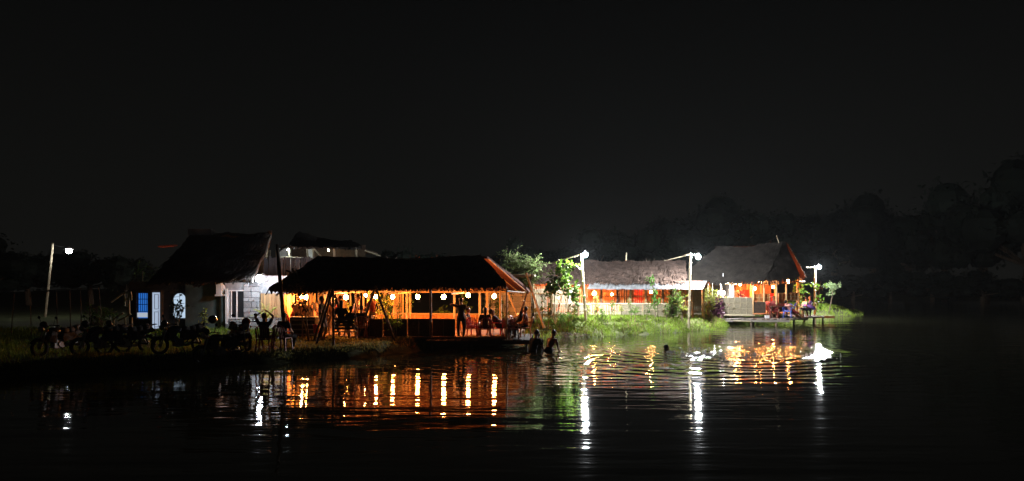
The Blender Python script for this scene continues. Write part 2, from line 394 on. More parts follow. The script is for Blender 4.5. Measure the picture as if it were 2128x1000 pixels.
# ------------------------------------------------------------------ thatched roofs
UNDER = mat('thatch underside', (.20, .105, .05), .9, .35, 6, .5, stretch=(3, 3, .4)); UNDER_LAMP_RED = mat('thatch underside lamplight red', (.060, .016, .007), .9, .35, 6, .5, stretch=(3, 3, .4))  # the red one has warm lamplight put into its colour
def lerp(a, b, t): return a + (b - a) * t
def thatch(parent, q, m, n, seed, th=.16, sag=.06, name='thatch_slope', L=(.35, .8)):
    """q = eave left, eave right, ridge right, ridge left; a thick uneven slab covered in straws"""
    rs = random.Random(seed); q = [Vector(p) for p in q]
    nrm = (q[1] - q[0]).cross(q[3] - q[0]).normalized()
    if nrm.z < 0: nrm = -nrm
    NU, NV = 36, 10; mb = MB(); top = []; bot = []
    def pt(u, v):
        p = lerp(lerp(q[0], q[1], u), lerp(q[3], q[2], u), v)
        w = mnoise.noise(Vector((p.x * .7 + seed, p.y * .7, p.z * .7))) * sag * 1.5 + mnoise.noise(Vector((p.x * 2.6, p.y * 2.6 + seed, p.z * 2.6))) * sag * .7
        return p + nrm * w - Vector((0, 0, .13 * math.sin(PI * u) * v * v))
    for j in range(NV + 1):
        for i in range(NU + 1):
            p = pt(i / NU, j / NV)
            if j == 0: p += (q[0] - q[3]).normalized() * rs.uniform(-.05, .12)
            top.append(p + nrm * th * .5); bot.append(p - nrm * th * .5)
    W = NU + 1; K = len(top); fs = []
    for j in range(NV):
        for i in range(NU):
            a = j * W + i; fs.append((a, a + 1, a + W + 1, a + W)); fs.append((K + a, K + a + W, K + a + W + 1, K + a + 1))
    for i in range(NU):
        fs.append((i, K + i, K + i + 1, i + 1)); a = NV * W + i; fs.append((a, a + 1, K + a + 1, K + a))
    for j in range(NV):
        a = j * W; fs.append((a, a + W, K + a + W, K + a)); a = j * W + NU; fs.append((a, K + a, K + a + W, a + W))
    mb.add(top + bot, fs); slab = mb.build(name, m, parent)
    slab.data.materials.append(UNDER_LAMP_RED if m is THATCH_LAMP_RED else UNDER)
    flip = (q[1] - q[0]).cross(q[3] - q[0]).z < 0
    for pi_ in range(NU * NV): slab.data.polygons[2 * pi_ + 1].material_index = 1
    st = MB(); dn = (lerp(q[0], q[1], .5) - lerp(q[3], q[2], .5)).normalized(); side = dn.cross(nrm).normalized()
    for _ in range(n):
        u = rs.random(); v = rs.random() ** 1.15; 
        p = pt(u, v) + nrm * (th * .5 + rs.uniform(-.01, .02)); l_ = rs.uniform(*L); w = rs.uniform(.012, .05)
        d = (dn + side * rs.uniform(-.18, .18)).normalized(); s_ = d.cross(nrm).normalized()
        lift = rs.uniform(.0, .09)
        st.add([p - s_ * w, p + s_ * w, p + d * l_ + s_ * w * .6 + nrm * lift, p + d * l_ - s_ * w * .6 + nrm * (lift - .01)], [(0, 1, 2, 3)])
    for _ in range(int((q[1] - q[0]).length * 26)):        # ragged eave
        u = rs.random(); p = pt(u, rs.uniform(0, .04)) - nrm * rs.uniform(-.5, .5) * th; l_ = rs.uniform(.05, .22); w = rs.uniform(.006, .02)
        d = (dn + side * rs.uniform(-.3, .3) + Vector((0, 0, -rs.uniform(.0, .8)))).normalized(); s_ = side
        st.add([p - s_ * w, p + s_ * w, p + d * l_ + s_ * w * .3, p + d * l_ - s_ * w * .3], [(0, 1, 2, 3)])
    for _ in range(int((q[2] - q[3]).length * 18)):        # ruffled ridge
        u = rs.random(); p = pt(u, rs.uniform(.94, 1)) + nrm * th * .4; l_ = rs.uniform(.1, .28); w = rs.uniform(.01, .03)
        d = (side * rs.uniform(-1, 1) + dn * rs.uniform(-.9, .9) + Vector((0, 0, rs.uniform(0, .5)))).normalized()
        s_ = d.cross(nrm); s_ = s_.normalized() if s_.length > .01 else side
        st.add([p - s_ * w, p + s_ * w, p + d * l_], [(0, 1, 2)])
    st.build('straw', m, slab, stuff=True)
    return slab
def sheet(parent, q, m, name='roof_sheet', waves=14, amp=.007):
    """a corrugated metal sheet: lower left, lower right, upper right, upper left"""
    q = [Vector(p) for p in q]; nrm = (q[1] - q[0]).cross(q[3] - q[0]).normalized(); mb = MB(); N = waves * 6
    vs = []
    for k in (0, 1):
        for j in range(2):
            for i in range(N + 1):
                u = i / N; p = lerp(lerp(q[0], q[1], u), lerp(q[3], q[2], u), j)
                vs.append(p + nrm * (amp * math.sin(u * waves * 2 * PI) + .004 * k))
    W = N + 1; fs = []
    for i in range(N):
        fs.append((i, i + 1, W + i + 1, W + i)); o = 2 * W; fs.append((o + i, o + W + i, o + W + i + 1, o + i + 1))
        fs.append((i, o + i, o + i + 1, i + 1)); fs.append((W + i, W + i + 1, o + W + i + 1, o + W + i))
    mb.add(vs, fs); return mb.build(name, m, parent, smooth=False)
def mat_panel(parent, a, b, z0, z1, m, name='matting_panel', frame=BAMBOO, cols=5, rows=3, woven=True, side=-1):
    """a woven bamboo panel with real strips in front of a backing and a frame of laths"""
    a = Vector((a[0], a[1], 0)); b = Vector((b[0], b[1], 0)); L = (b - a).length; d = (b - a) / L; nn = Vector((d.y, -d.x, 0)) * -side
    ang = math.atan2(d.y, d.x); rot = Matrix.Rotation(ang, 3, 'Z'); mb = MB(); c = (a + b) / 2
    mb.box(c + Vector((0, 0, (z0 + z1) / 2)), (L, .012, z1 - z0), rot)
    k = max(4, int(L / .11)); r = max(3, int((z1 - z0) / .09))
    if woven:
        for i in range(k):
            for j in range(r):
                p = a + d * (L * (i + .5) / k); z = z0 + (z1 - z0) * (j + .5) / r
                hor = (i + j) % 2
                mb.box(p + nn * (.012 + .004 * hor) + Vector((0, 0, z)), ((L / k * .98, .006, (z1 - z0) / r * .72) if hor else (L / k * .72, .006, (z1 - z0) / r * .98)), rot)
    p0 = mb.build(name, m, parent)
    for j in range(rows):
        z = z0 + (z1 - z0) * j / (rows - 1); pole('rail', a + nn * .035 + Vector((0, 0, z)), b + nn * .035 + Vector((0, 0, z)), .018, frame, p0)
    for i in range(cols):
        p = a + d * (L * i / (cols - 1)); pole('lath', p + nn * .062 + Vector((0, 0, z0)), p + nn * .062 + Vector((0, 0, z1)), .015, frame, p0)
    return p0

# ------------------------------------------------------------------ lamps
WARM = (1.0, 0.31, 0.06); COOL = (0.93, 0.965, 1.0)
BULB_W = emit('warm lantern light', WARM, 62 * WARM_L)
BULBS = [emit('warm lantern light %d' % k, (1.0, g_, b_), 62 * WARM_L * f_) for k, (g_, b_, f_) in enumerate(((.35, .085, 1.25), (.30, .06, .8), (.38, .11, 1.1), (.33, .075, .95)))]
BULB_C = emit('cool lamp light', COOL, 900 * WHITE_L)
def lantern(u, v, D, label, zhook=None, r=.085, m=None):
    p = P(u, v, D); o = thing('hanging_lantern', label, 'lantern', p, group='warm lanterns hanging under the thatched roofs')
    kk_ = int(abs(u * 7 + v)) % 4; r *= (.86, 1.04, .95, 1.1)[kk_]
    MB().ball((0, 0, 0), r, 12, 8, (1, 1, 1.15)).build('globe', m or BULBS[kk_], o, smooth=True)
    mb = MB(); mb.tube([(0, 0, r * 1.1), (0, 0, r * 1.1 + .07)], [.035, .025], 8); mb.build('socket', BLACKP, o)
    mb = MB(); mb.tube([(0, 0, r + .1), (0.005, 0, (zhook or p.z + .35) - p.z)], .006, 5); mb.build('cord', BLACKP, o)
    return o

# ------------------------------------------------------------------ left thatched hut (open dining hut)
def corner(u, D): return Vector((GX(u, D), D, 0))
hA = Vector((-9.75, 31.2, 0)); hB = Vector((-.25, 30.35, 0)); hC = Vector((.62, 35.2, 0)); hD = Vector((-9.1, 36.2, 0))
hut = thing('thatched_hut', 'low thatched dining hut lit orange inside, with dark front screen, left of the deck', 'hut', (hA + hB) / 2 + Vector((0, 0, .45)), world=True)
def up(p, z): return Vector((p.x, p.y, z))
rL = Vector((-8.75, 33.4, 3.80)); rR = Vector((-1.4, 32.7, 3.86))
thatch(hut, [up(hA, 2.40) + Vector((-.35, -.5, 0)), up(hB, 2.64) + Vector((.05, -.35, 0)), rR, rL], THATCH, 3200, 1, .15, .07)
thatch(hut, [up(hD, 2.3) + Vector((-.3, .3, 0)), up(hC, 2.32) + Vector((.25, .3, 0)), rR + Vector((.3, .12, -.03)), rL + Vector((0, .12, 0))], THATCH_LAMP_RED, 1400, 2, .13, .06)
for a, b in ((hB, rR), (hC, rR + Vector((.28, .1, 0)))):      # verge poles
    pole('verge_pole', up(a, 2.42 if a is hB else 2.22) + Vector((.1, 0, 0)), b + Vector((.08, 0, -.12)), .03, WOOD, hut)
pole('ridge_pole', rL + Vector((0, 0, -.12)), rR + Vector((.1, 0, -.12)), .05, BAMBOO, hut)
pole('eave_beam', up(hA, 2.34), up(hB, 2.54), .045, BAMBOO, hut); pole('eave_beam', up(hD, 2.22), up(hC, 2.22), .05, BAMBOO, hut)
pole('eave_beam', up(hB, 2.36), up(hC, 2.2), .035, WOOD, hut)
for i in range(18):
    t = (i + .5) / 18
    a = up(hA.lerp(hB, t), lerp(2.36, 2.56, t)); r_ = rL.lerp(rR, min(1, t * 1.02)) + Vector((0, 0, -.15))
    pole('rafter', a, r_, .025, BAMBOO, hut)
    a = up(hD.lerp(hC, t), 2.2); pole('rafter', a, r_ + Vector((0, .1, 0)), .025, BAMBOO, hut)
for t in (.2, .48, .76): pole('tie_beam', up(hA.lerp(hB, t), 2.25), up(hD.lerp(hC, t), 2.22), .04, BAMBOO, hut)
for u in (897, 1053, 740, 640): 
    x = GX(u, 31); t = (x - hA.x) / (hB.x - hA.x); p = hA.lerp(hB, t); pole('post', up(p, .38), up(p, 2.5), .055 if u in (897,) else .04, WOOD_DK if u == 897 else BAMBOO, hut)
for u in (682, 700, 722, 760, 800, 843, 850, 944, 997, 1013, 1040):
    x = GX(u, 35.4); t = (x - hD.x) / (hC.x - hD.x); p = hD.lerp(hC, t); pole('post', up(p, .3), up(p, 2.3), .06 if u > 840 else .04, BAMBOO_PALE if u in (843, 944, 997) else BAMBOO, hut)
# dark front screen, bay by bay
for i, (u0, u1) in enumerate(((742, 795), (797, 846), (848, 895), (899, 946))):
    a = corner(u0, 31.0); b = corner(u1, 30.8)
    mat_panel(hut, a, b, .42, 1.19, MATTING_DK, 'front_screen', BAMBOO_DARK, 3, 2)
# inner back wall: planks with gaps on the left, low wall on the right
def atback(u, off=0): x = GX(u, 35.6); t = (x - hD.x) / (hC.x - hD.x); return hD.lerp(hC, t) + Vector((0, off, 0))
PLANK_W = mat('split bamboo wall', (0.50, 0.33, 0.13), .7, .4, 5, .3, orand=.5)
for u0, u1, n_, sk in ((680, 690, 2, ()), (693, 722, 6, (5,)), (735, 768, 7, (2, 4)), (790, 838, 10, (0, 4))):
    slat_row('wall_plank', up(atback(u0), .45), up(atback(u1), .45), 1.75, PLANK_W, hut, n_, th=.02, jit=.05, gap=.16, skip=sk)
low = MB(); a = atback(735, .05); b = atback(1010, .05)
mat_panel(hut, a, b, .45, 1.12, mat('orange matting', (.42, .18, .055), .8, .4, 7, .5), 'low_wall', BAMBOO, 14, 3)
slat_row('wall_plank', up(hD, .46), up(hA + Vector((.04, .3, 0)), .46), 1.75, PLANK_W, hut, 22, th=.02, jit=.05, gap=.14, skip=(5, 11, 16))
pole('handrail', up(a, 1.16) + Vector((0, -.05, 0)), up(b, 1.16) + Vector((0, -.05, 0)), .035, BAMBOO, hut)
a = hB + Vector((.12, .35, 0)); b = hB.lerp(hC, .55)
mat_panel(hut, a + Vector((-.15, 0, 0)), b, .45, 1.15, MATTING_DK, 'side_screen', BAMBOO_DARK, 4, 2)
fl = MB(); fl.add([up(hA, .47), up(hB, .47), up(hC, .47), up(hD, .47)], [(0, 1, 2, 3)]); fl.add([up(hA, .40), up(hB, .40), up(hC, .40), up(hD, .40)], [(3, 2, 1, 0)])
for i in range(4):
    q = [hA, hB, hC, hD]; fl.add([up(q[i], .40), up(q[(i + 1) % 4], .40), up(q[(i + 1) % 4], .47), up(q[i], .47)], [(0, 1, 2, 3)])
fl.build('floor_slab', mat('packed earth floor', (.22, .13, .07), .9, .3, 4, .4), hut)
# orange screen of crossed laths beside the standing person (doorway to the deck)
lat = MB(); c0 = P(950, 664, 31.6); c1 = P(962, 700, 31.6)
for k in range(5):
    z = c1.z + (c0.z - c1.z) * k / 4
    lat.beam((c0.x, 31.6, z), (c1.x, 31.6, z), .02, .03)
for k in range(4):
    x = c0.x + (c1.x - c0.x) * k / 3; lat.beam((x, 31.63, c0.z), (x, 31.63, c1.z), .02, .03)
lat.beam((c0.x, 31.58, c0.z), (c1.x, 31.58, c1.z), .02, .03); lat.beam((c1.x, 31.56, c0.z), (c0.x, 31.56, c1.z), .02, .03)
lat.build('lattice_gate', BAMBOO, hut)

for (u, v, D, lb) in ((627, 617, 31.9, 'leftmost warm lantern under the left hut roof, touching its neighbour'), (637, 618, 32.3, 'warm lantern close beside the leftmost one, above the table of people'),
        (719, 618, 33.2, 'warm lantern above the dark swing seat'), (781, 617, 33.2, 'warm lantern just right of the man in the dark red shirt'),
        (816, 617, 33.4, 'warm lantern above the leafy plant by the tilted swing pole'),
        (868, 617, 33.2, 'orange lantern between the twin bamboo posts and the thick dark post'), (922, 617, 32.8, 'orange lantern just right of the thick dark front post'),
        (973, 614, 32.4, 'orange lantern above the person standing with a raised elbow'), (1027, 616, 32.3, 'rightmost lantern of the left hut, in front of the stone wall')):
    lantern(u, v, D, lb, zhook=3.0 if D > 32.35 else 2.62)

hc_ = thing('hanging_cloth', 'long pale cloth hanging between the planks behind the standing man', 'cloth', P(683, 612, 34.9))
mb = MB(); NXc, NZc = 12, 8; vs_ = []
for j in range(NZc + 1):
    for i in range(NXc + 1): vs_.append(((i / NXc - .5) * .40 * (1 - .25 * j / NZc) - .05 * j / NZc, .03 * math.sin(i * 1.4) , -.95 * j / NZc))
mb.add(vs_, [(j * 13 + i, j * 13 + i + 1, j * 13 + i + 14, j * 13 + i + 13) for j in range(NZc) for i in range(NXc)]); mb.build('cloth', CLOTH_W, hc_, smooth=True)
lantern(760, 614, 34.6, 'small warm lantern low behind the man in dark red', zhook=2.6, r=.06)
# ------------------------------------------------------------------ stone wall beyond the hut, right
sw = thing('stone_wall', 'pale stone block wall between the left hut and the bamboo fence', 'wall', P(1066, 655, 37) * 1, world=True)
x0, x1 = GX(1008, 37.2), GX(1104, 37.2); z0 = .35; Zt = 2.25
MB().box(((x0 + x1) / 2, 37.32, (z0 + Zt) / 2), (x1 - x0, .2, Zt - z0)).build('core', MORTAR, sw)
blk = []
for k in range(4):
    mb = MB(); mb.box((0, 0, 0), (1, 1, 1)); me = unit_mesh('block', lambda q: q.box((0, 0, 0), (1, 1, 1)))
    bm = bmesh.new(); bm.from_mesh(me); bmesh.ops.bevel(bm, geom=bm.edges[:], offset=.08, segments=1, affect='EDGES')
    for v_ in bm.verts: v_.co += Vector((random.uniform(-.03, .03), random.uniform(-.1, .1), random.uniform(-.03, .03)))
    bm.to_mesh(me); bm.free(); blk.append(me)
def courses(parent, x0, x1, y, z0, z1, ch, bw, m, name='block', th=.08, vary=.2, gap=.018):
    z = z0; r = 0
    mk = [b_.copy() for b_ in blk]
    for q in mk: q.materials.clear(); q.materials.append(m)
    while z < z1 - .03:
        h_ = min(ch * random.uniform(1 - vary, 1 + vary), z1 - z); x = x0
        while x < x1 - .02:
            w = min(bw * random.uniform(.7, 1.35), x1 - x)
            if x1 - (x + w) < bw * .3: w = x1 - x
            piece(name, random.choice(mk), None, parent, (x + w / 2, y + random.uniform(-.015, .015), z + h_ / 2), (0, 0, 0), (w - gap, th, h_ - gap))
            x += w
        z += h_; r += 1
courses(sw, x0, x1, 37.19, z0, Zt, .27, .62, STONE, vary=.08)

# ------------------------------------------------------------------ long hut in the middle
H2z = .78
h2 = thing('long_hut', 'long thatched hut with a tin awning and orange barred front, in the middle', 'hut', (GX(1300, 42), 42, H2z), world=True)
e1 = P(1042, 584, 42.6); e2 = P(1425, 584, 42.0); rl = P(1098, 548, 45.2); rr = P(1425, 545, 45.2)
thatch(h2, [e1, P(1215, 590, 42.3), P(1232, 543, 45.2), rl], THATCH, 2600, 11, .16, .1)
thatch(h2, [P(1200, 588, 42.2), e2, rr, P(1218, 543, 45.1)], THATCH, 3200, 12, .16, .12)
bk1 = Vector((e1.x, 48.5, e1.z)); bk2 = Vector((e2.x, 48.5, e1.z))
thatch(h2, [bk1, bk2, rr + Vector((0, .1, 0)), rl + Vector((0, .1, 0))], THATCH, 500, 13, .16, .08)
for i in range(6):
    ua = 1228 + i * 40; ub = ua + 41
    sheet(h2, [P(ua - 8, 602 + random.uniform(-1, 1), 40.9 + i % 2 * .05), P(ub - 8, 601.5 + random.uniform(-1, 1), 40.9 + i % 2 * .05), P(ub, 584, 42.3 + i % 2 * .05), P(ua, 584, 42.3 + i % 2 * .05)], TIN, 'awning_sheet', 5)
ORW = mat('orange plank wall', (.46, .24, .10), .7, .3, 6, .2, orand=.5)
wb_ = GX(1108, 44.6), GX(1462, 44.6)
MB().box(((wb_[0] + wb_[1]) / 2, 44.75, 1.75), (wb_[1] - wb_[0], .06, 1.9)).build('back_wall', mat('back wall matting', (.42, .17, .07), .85, .35, 6, .4), h2)
slat_row('bar', Vector((wb_[0], 42.0, 1.25)), Vector((GX(1440, 42.0), 42.0, 1.25)), 1.15, ORW, h2, 74, w=.045, th=.03, jit=.04, gap=.4)
for z in (1.27, 1.82, 2.36): MB().box((GX(1274, 42), 42.05, z), (GX(1440, 42) - GX(1108, 42), .05, .06)).build('rail', ORW, h2)
for u in (1108, 1152, 1198, 1250, 1283, 1310, 1342, 1377, 1395, 1440, 1462):
    pole('post', (GX(u, 41.9), 41.9, .5), (GX(u, 41.9), 41.9, 2.6), .07, random.choice((BAMBOO, WOOD, WOOD_DK)), h2)
for u0, u1, m in ((1186, 1196, 'red'), (1283, 1290, 'dark'), (1318, 1336, 'red'), (1297, 1306, 'dark'), (1202, 1208, 'red')):
    MB().box((GX((u0 + u1) / 2, 44), 44.2, 1.75), (GX(u1, 44) - GX(u0, 44), .05, 1.2)).build('curtain', mat('curtain ' + m, (.4, .03, .03) if m == 'red' else (.05, .03, .03), .9, .3, 5, .5), h2)
slat_row('pale_slat', P(1112, 640, 41.4), P(1190, 640, 41.4), 1.08, BAMBOO_PALE, h2, 24, th=.03, jit=.06, gap=.35)
MB().box((GX(1270, 41.2), 41.2, 1.44), (GX(1400, 41.2) - GX(1150, 41.2), .35, .05)).build('counter', mat('pale counter', (.6, .5, .42), .6, .15, 5, .1), h2)
for i, (u0, u1, zt, zb) in enumerate(((1200, 1228, 1.40, .75), (1290, 1334, 1.42, .75), (1336, 1378, 1.44, .75), (1380, 1408, 1.40, .75))):
    mat_panel(h2, (GX(u0, 40.9), 40.9), (GX(u1, 40.9), 40.9), zb, zt, MATTING, 'matting_panel', BAMBOO_PALE, 4, 3)
slat_row('fence_slat', Vector((GX(1225, 40.8), 40.8, .75)), Vector((GX(1290, 40.8), 40.8, .75)), .62, BAMBOO_PALE, h2, 20, th=.02, jit=.15, gap=.3)
MB().box((GX(1425, 42.5), 42.6, 1.55), (GX(1462, 42.5) - GX(1395, 42.5), .06, 1.6)).build('side_wall', MATTING, h2)
for u, v, D, lb in ((1235, 610, 42.7, 'warm lantern in the long hut just right of the first white lamp post'), (1353, 607, 42.9, 'warm lantern in the long hut behind the tall sapling'),
                    (1272, 612, 43.4, 'faint small lantern deep inside the long hut'), (1160, 618, 43.4, 'warm lantern hidden behind the pale slats and broad leaves')):
    lantern(u, v, D, lb, zhook=2.75, r=.075 if u != 1235 else .1)
pole('roof_stake', P(1300, 560, 45.4), P(1302, 525, 45.4), .035, BAMBOO_PALE, h2)

# fence of tall slats between stone wall and long hut, in the shade of the bush
fc = thing('bamboo_fence', 'tall pale bamboo fence lit from behind, right of the stone wall', 'fence', P(1150, 660, 39), world=True)
slat_row('slat', Vector((GX(1106, 39.6), 39.6, .6)), Vector((GX(1200, 39.6), 39.6, .6)), 1.65, BAMBOO_PALE, fc, 26, th=.03, jit=.08, gap=.42)
for z in (.95, 2.05): pole('rail', (GX(1104, 39.5), 39.54, z), (GX(1202, 39.5), 39.54, z), .03, BAMBOO, fc)
for u in (1104, 1146, 1202): pole('post', (GX(u, 39.45), 39.48, .4), (GX(u, 39.45), 39.48, 2.3), .055, WOOD, fc)

# ------------------------------------------------------------------ right hut on the water
h3 = thing('waterside_hut', 'tall steep thatched hut standing over the water at the right', 'hut', (GX(1540, 46), 46, .6), world=True)
ap = P(1627, 504, 48.6); al = P(1490, 515, 48.6)
fl_ = P(1404, 585, 45.6); fr_ = P(1592, 582, 45.4); rc = P(1662, 574, 46.6); br = P(1675, 575, 49.0)
thatch(h3, [fl_, fr_, ap, al], THATCH_OLD, 3600, 21, .17, .1, L=(.4, .9))
thatch(h3, [fr_ + Vector((-.02, 0, 0)), rc, ap + Vector((.04, .02, .02)), ap + Vector((-.04, 0, .01))], THATCH_OLD, 1400, 22, .15, .07, name='thatch_hip')
thatch(h3, [Vector((fl_.x + 2.2, 52, fl_.z)), br, ap + Vector((.25, .15, 0)), al + Vector((0, .1, 0))], THATCH_LAMP_RED, 700, 23, .14, .07)
pole('verge_pole', P(1663, 577, 46.7), ap + Vector((.1, -.05, .05)), .025, WOOD_DK, h3); pole('verge_pole', br + Vector((0, -.1, -.06)), ap + Vector((.3, .1, .0)), .025, WOOD_DK, h3)
pole('finial', ap + Vector((-.25, -.12, -.2)), ap + Vector((-.5, -.2, .45)), .025, BAMBOO_PALE, h3)
def H3(u, z, D): return Vector((GX(u, D), D, z))
pole('eave_beam', H3(1500, 2.52, 45.9), H3(1600, 2.52, 45.8), .05, BAMBOO, h3); pole('eave_beam', H3(1600, 2.52, 45.8), H3(1660, 2.62, 46.8), .05, BAMBOO, h3)
pole('eave_beam', H3(1655, 2.62, 46.8), H3(1672, 2.6, 50.5), .05, BAMBOO, h3)
for i in range(10):
    u = 1500 + i * 15; pole('rafter', H3(u, 2.5, 45.8), al.lerp(ap, min(1, max(0, (u - 1490) / 137))) + Vector((0, 0, -.2)), .03, BAMBOO, h3)
for i in range(8):
    t = i / 7; pole('rafter', H3(1660 + 10 * t, 2.55, 47 + 3.5 * t), ap + Vector((0, .1, -.25)), .03, BAMBOO, h3)
for u, D, zb in ((1518, 45.9, .2), (1565, 45.8, -.9), (1588, 45.8, .8), (1613, 45.7, -.9), (1634, 46.2, .8), (1657, 46.8, .7), (1660, 50.2, .5), (1560, 49.5, .3), (1610, 50, .3)):
    pole('post', H3(u, zb, D), H3(u + random.uniform(-1, 1), 2.6, D), .06, BAMBOO, h3)
for u in (1425, 1450, 1471, 1480, 1497): pole('post', H3(u, .6, 45.8), H3(u, 2.5, 45.8), .045, BAMBOO_PALE, h3)
mat_panel(h3, (GX(1500, 45.5), 45.5), (GX(1563, 45.4), 45.4), .62, 1.66, MATTING, 'rail_panel', BAMBOO_PALE, 6, 4)
mat_panel(h3, (GX(1567, 45.4), 45.45), (GX(1590, 45.4), 45.4), .7, 1.38, MATTING_DK, 'dark_panel', BAMBOO_DARK, 2, 2)
ORM = mat('orange matting', (.45, .22, .07))
mat_panel(h3, (GX(1567, 45.9), 46.0), (GX(1600, 45.9), 46.0), 1.4, 1.85, ORM, 'inner_rail', BAMBOO, 4, 3)
mat_panel(h3, (GX(1617, 46), 46.05), (GX(1634, 46.1), 46.3), .75, 1.9, ORM, 'door_panel', BAMBOO, 3, 3)
mat_panel(h3, (GX(1634, 46.3), 46.3), (GX(1658, 46.8), 46.8), 1.45, 1.9, ORM, 'inner_rail', BAMBOO, 4, 3)
bwz = 51.6
bw = MB(); bw.box(((GX(1440, bwz) + GX(1602, bwz)) / 2, bwz, 1.7), (GX(1602, bwz) - GX(1440, bwz), .06, 2.2)); bw.build('back_wall', mat('back wall reed', (.46, .2, .09), .85, .35, 8, .5), h3)
MB().box((GX(1500, 48.7), 48.7, 1.9), (.06, 5.4, 2.4)).build('side_wall', mat('side wall board', (.45, .40, .36), .85, .3, 5, .4), h3)
for u0, u1 in ((1528, 1532), (1552, 1556), (1580, 1584)): MB().box((GX((u0 + u1) / 2, 51.4), 51.5, 1.6), (.14, .05, 2.0)).build('wall_post', BAMBOO, h3)
for u0, u1, v0, v1 in ((1540, 1556, 603, 618), (1600, 1616, 610, 626)):
    MB().box((GX((u0 + u1) / 2, 50.8), 50.8, P(0, (v0 + v1) / 2, 50.8).z), (GX(u1, 50.8) - GX(u0, 50.8), .05, .55)).build('red_banner', mat('curtain red', (.4, .03, .03)), h3)
MB().box((GX(1601, 50.3), 50.3, P(0, 587, 50.3).z), (1.1, .04, .28)).build('pale_board', WHITE, h3)
# raised floor planks
pl = unit_mesh('plank', lambda q: q.box((0, 0, 0), (1, 1, 1))); pl2 = pl.copy(); pl3 = pl.copy()
for q_, m_ in ((pl, WOOD_GREY), (pl2, WOOD), (pl3, WOOD_DK)): q_.materials.append(m_)
for i in range(30):
    x = lerp(GX(1500, 46), GX(1662, 46), (i + .5) / 30); piece('floor_plank', pl2, None, h3, (x, 48.5, .62), (0, 0, 0), (.155, 6.0, .04))
for v0 in (.58,):
    pole('floor_beam', H3(1496, .56, 45.45), H3(1568, .56, 45.4), .05, BAMBOO_PALE, h3)
for u, v, D, lb in ((1529, 589, 47.2, 'left warm lantern of the waterside hut, above the two people in red'), (1538, 591, 48.4, 'smaller warm lantern beside the left one of the waterside hut'), (1580, 585, 46.6, 'warm lantern at the eave of the waterside hut above the black panel'),
                    (1569, 600, 49.4, 'small low lantern deep inside the waterside hut'), (1607, 597, 48.2, 'warm lantern above the red banner in the waterside hut'), (1638, 585, 47.2, 'rightmost warm lantern of the waterside hut, by the dark window')):
    lantern(u, v, D, lb, zhook=3.1, r=.1 if u in (1529, 1580, 1638) else .075)
wl = thing('wall_lamp', 'bright white lamp at the left end of the waterside hut, above the purple plant', 'lamp', P(1503, 588, 45.7))
MB().ball((0, 0, 0), .07, 10, 7).build('bulb', emit('cool bulb small', COOL, 520 * WHITE_L), wl, smooth=True); MB().tube([(0, .02, .06), (0, .02, .6)], .02, 6).build('stem', WHITE, wl)

# the two decks
def deck(name, label, q, z, n, m_list, posts, grp=None):
    """q: front left, front right, back right, back left (plan), planks run front to back"""
    o = thing(name, label, 'deck', Vector((q[0][0], q[0][1], z)), world=True, group=grp)
    A, B, C_, D_ = [Vector((p[0], p[1], 0)) for p in q]
    for i in range(n):
        t = (i + .5) / n; f = A.lerp(B, t); bk = D_.lerp(C_, t); d = bk - f; w = (B - A).length / n
        piece('plank', random.choice(m_list), None, o, (f + bk) / 2 + Vector((0, 0, z - .02 + random.uniform(-.006, .006))), (0, 0, math.atan2(d.y, d.x) - PI / 2), (w * .92, d.length + random.uniform(-.05, .05), .035))
    ang = math.atan2((B - A).y, (B - A).x)
    for f, bk, off in ((A, B, .06), (A.lerp(D_, .5), B.lerp(C_, .5), 0), (D_, C_, -.05)):
        c = (f + bk) / 2; piece('beam', m_list[-1], None, o, c + Vector((0, off, z - .115)), (0, 0, ang), ((bk - f).length, .09, .14))
    for x, y in posts: pole('pile', (x, y, -1.0), (x, y, z - .05), .06, BAMBOO_DARK, o)
    return o
DZ = .36
dk1 = deck('wooden_deck', 'low wooden deck crowded with red chairs in front of the left hut', [(-3.55, 30.15), (.75, 30.4), (.95, 33.6), (-3.6, 33.4)], DZ, 30, [pl3, pl2, pl3],
     [(-3.3, 30.4), (-1.9, 30.4), (-.5, 30.5), (.6, 30.6), (.8, 33.2), (-1.8, 32.8)])
dk2 = deck('wooden_deck', 'low grey plank deck on piles beside the waterside hut', [(GX(1500, 44.7), 44.7), (GX(1642, 44.2), 44.2), (GX(1716, 47.2), 47.4), (GX(1668, 50), 50)], .40, 46, [pl, pl3, pl],
     [(GX(1561, 44.6), 44.6), (GX(1613, 44.4), 44.4), (GX(1650, 45.0), 45.0), (GX(1691, 46.4), 46.4), (GX(1710, 47.3), 47.3)])
for u0, u1, v in ((1524, 1560, 668), (1564, 1611, 669), (1614, 1624, 669)): pole('brace', P(u0, v - 1, 44.6), P(u1, v, 44.5), .035, BAMBOO_PALE, dk2)

# ------------------------------------------------------------------ white stone house, left
WY = 35.0
hs = thing('stone_house', 'grey stone house with a dark thatched roof and the glaring wall lamp, far left', 'house', (GX(490, WY), WY, .5), world=True)
def HX(u, D=WY): return GX(u, D)
def HZf(v, D=WY): return CH - (v - HZ) * D / F
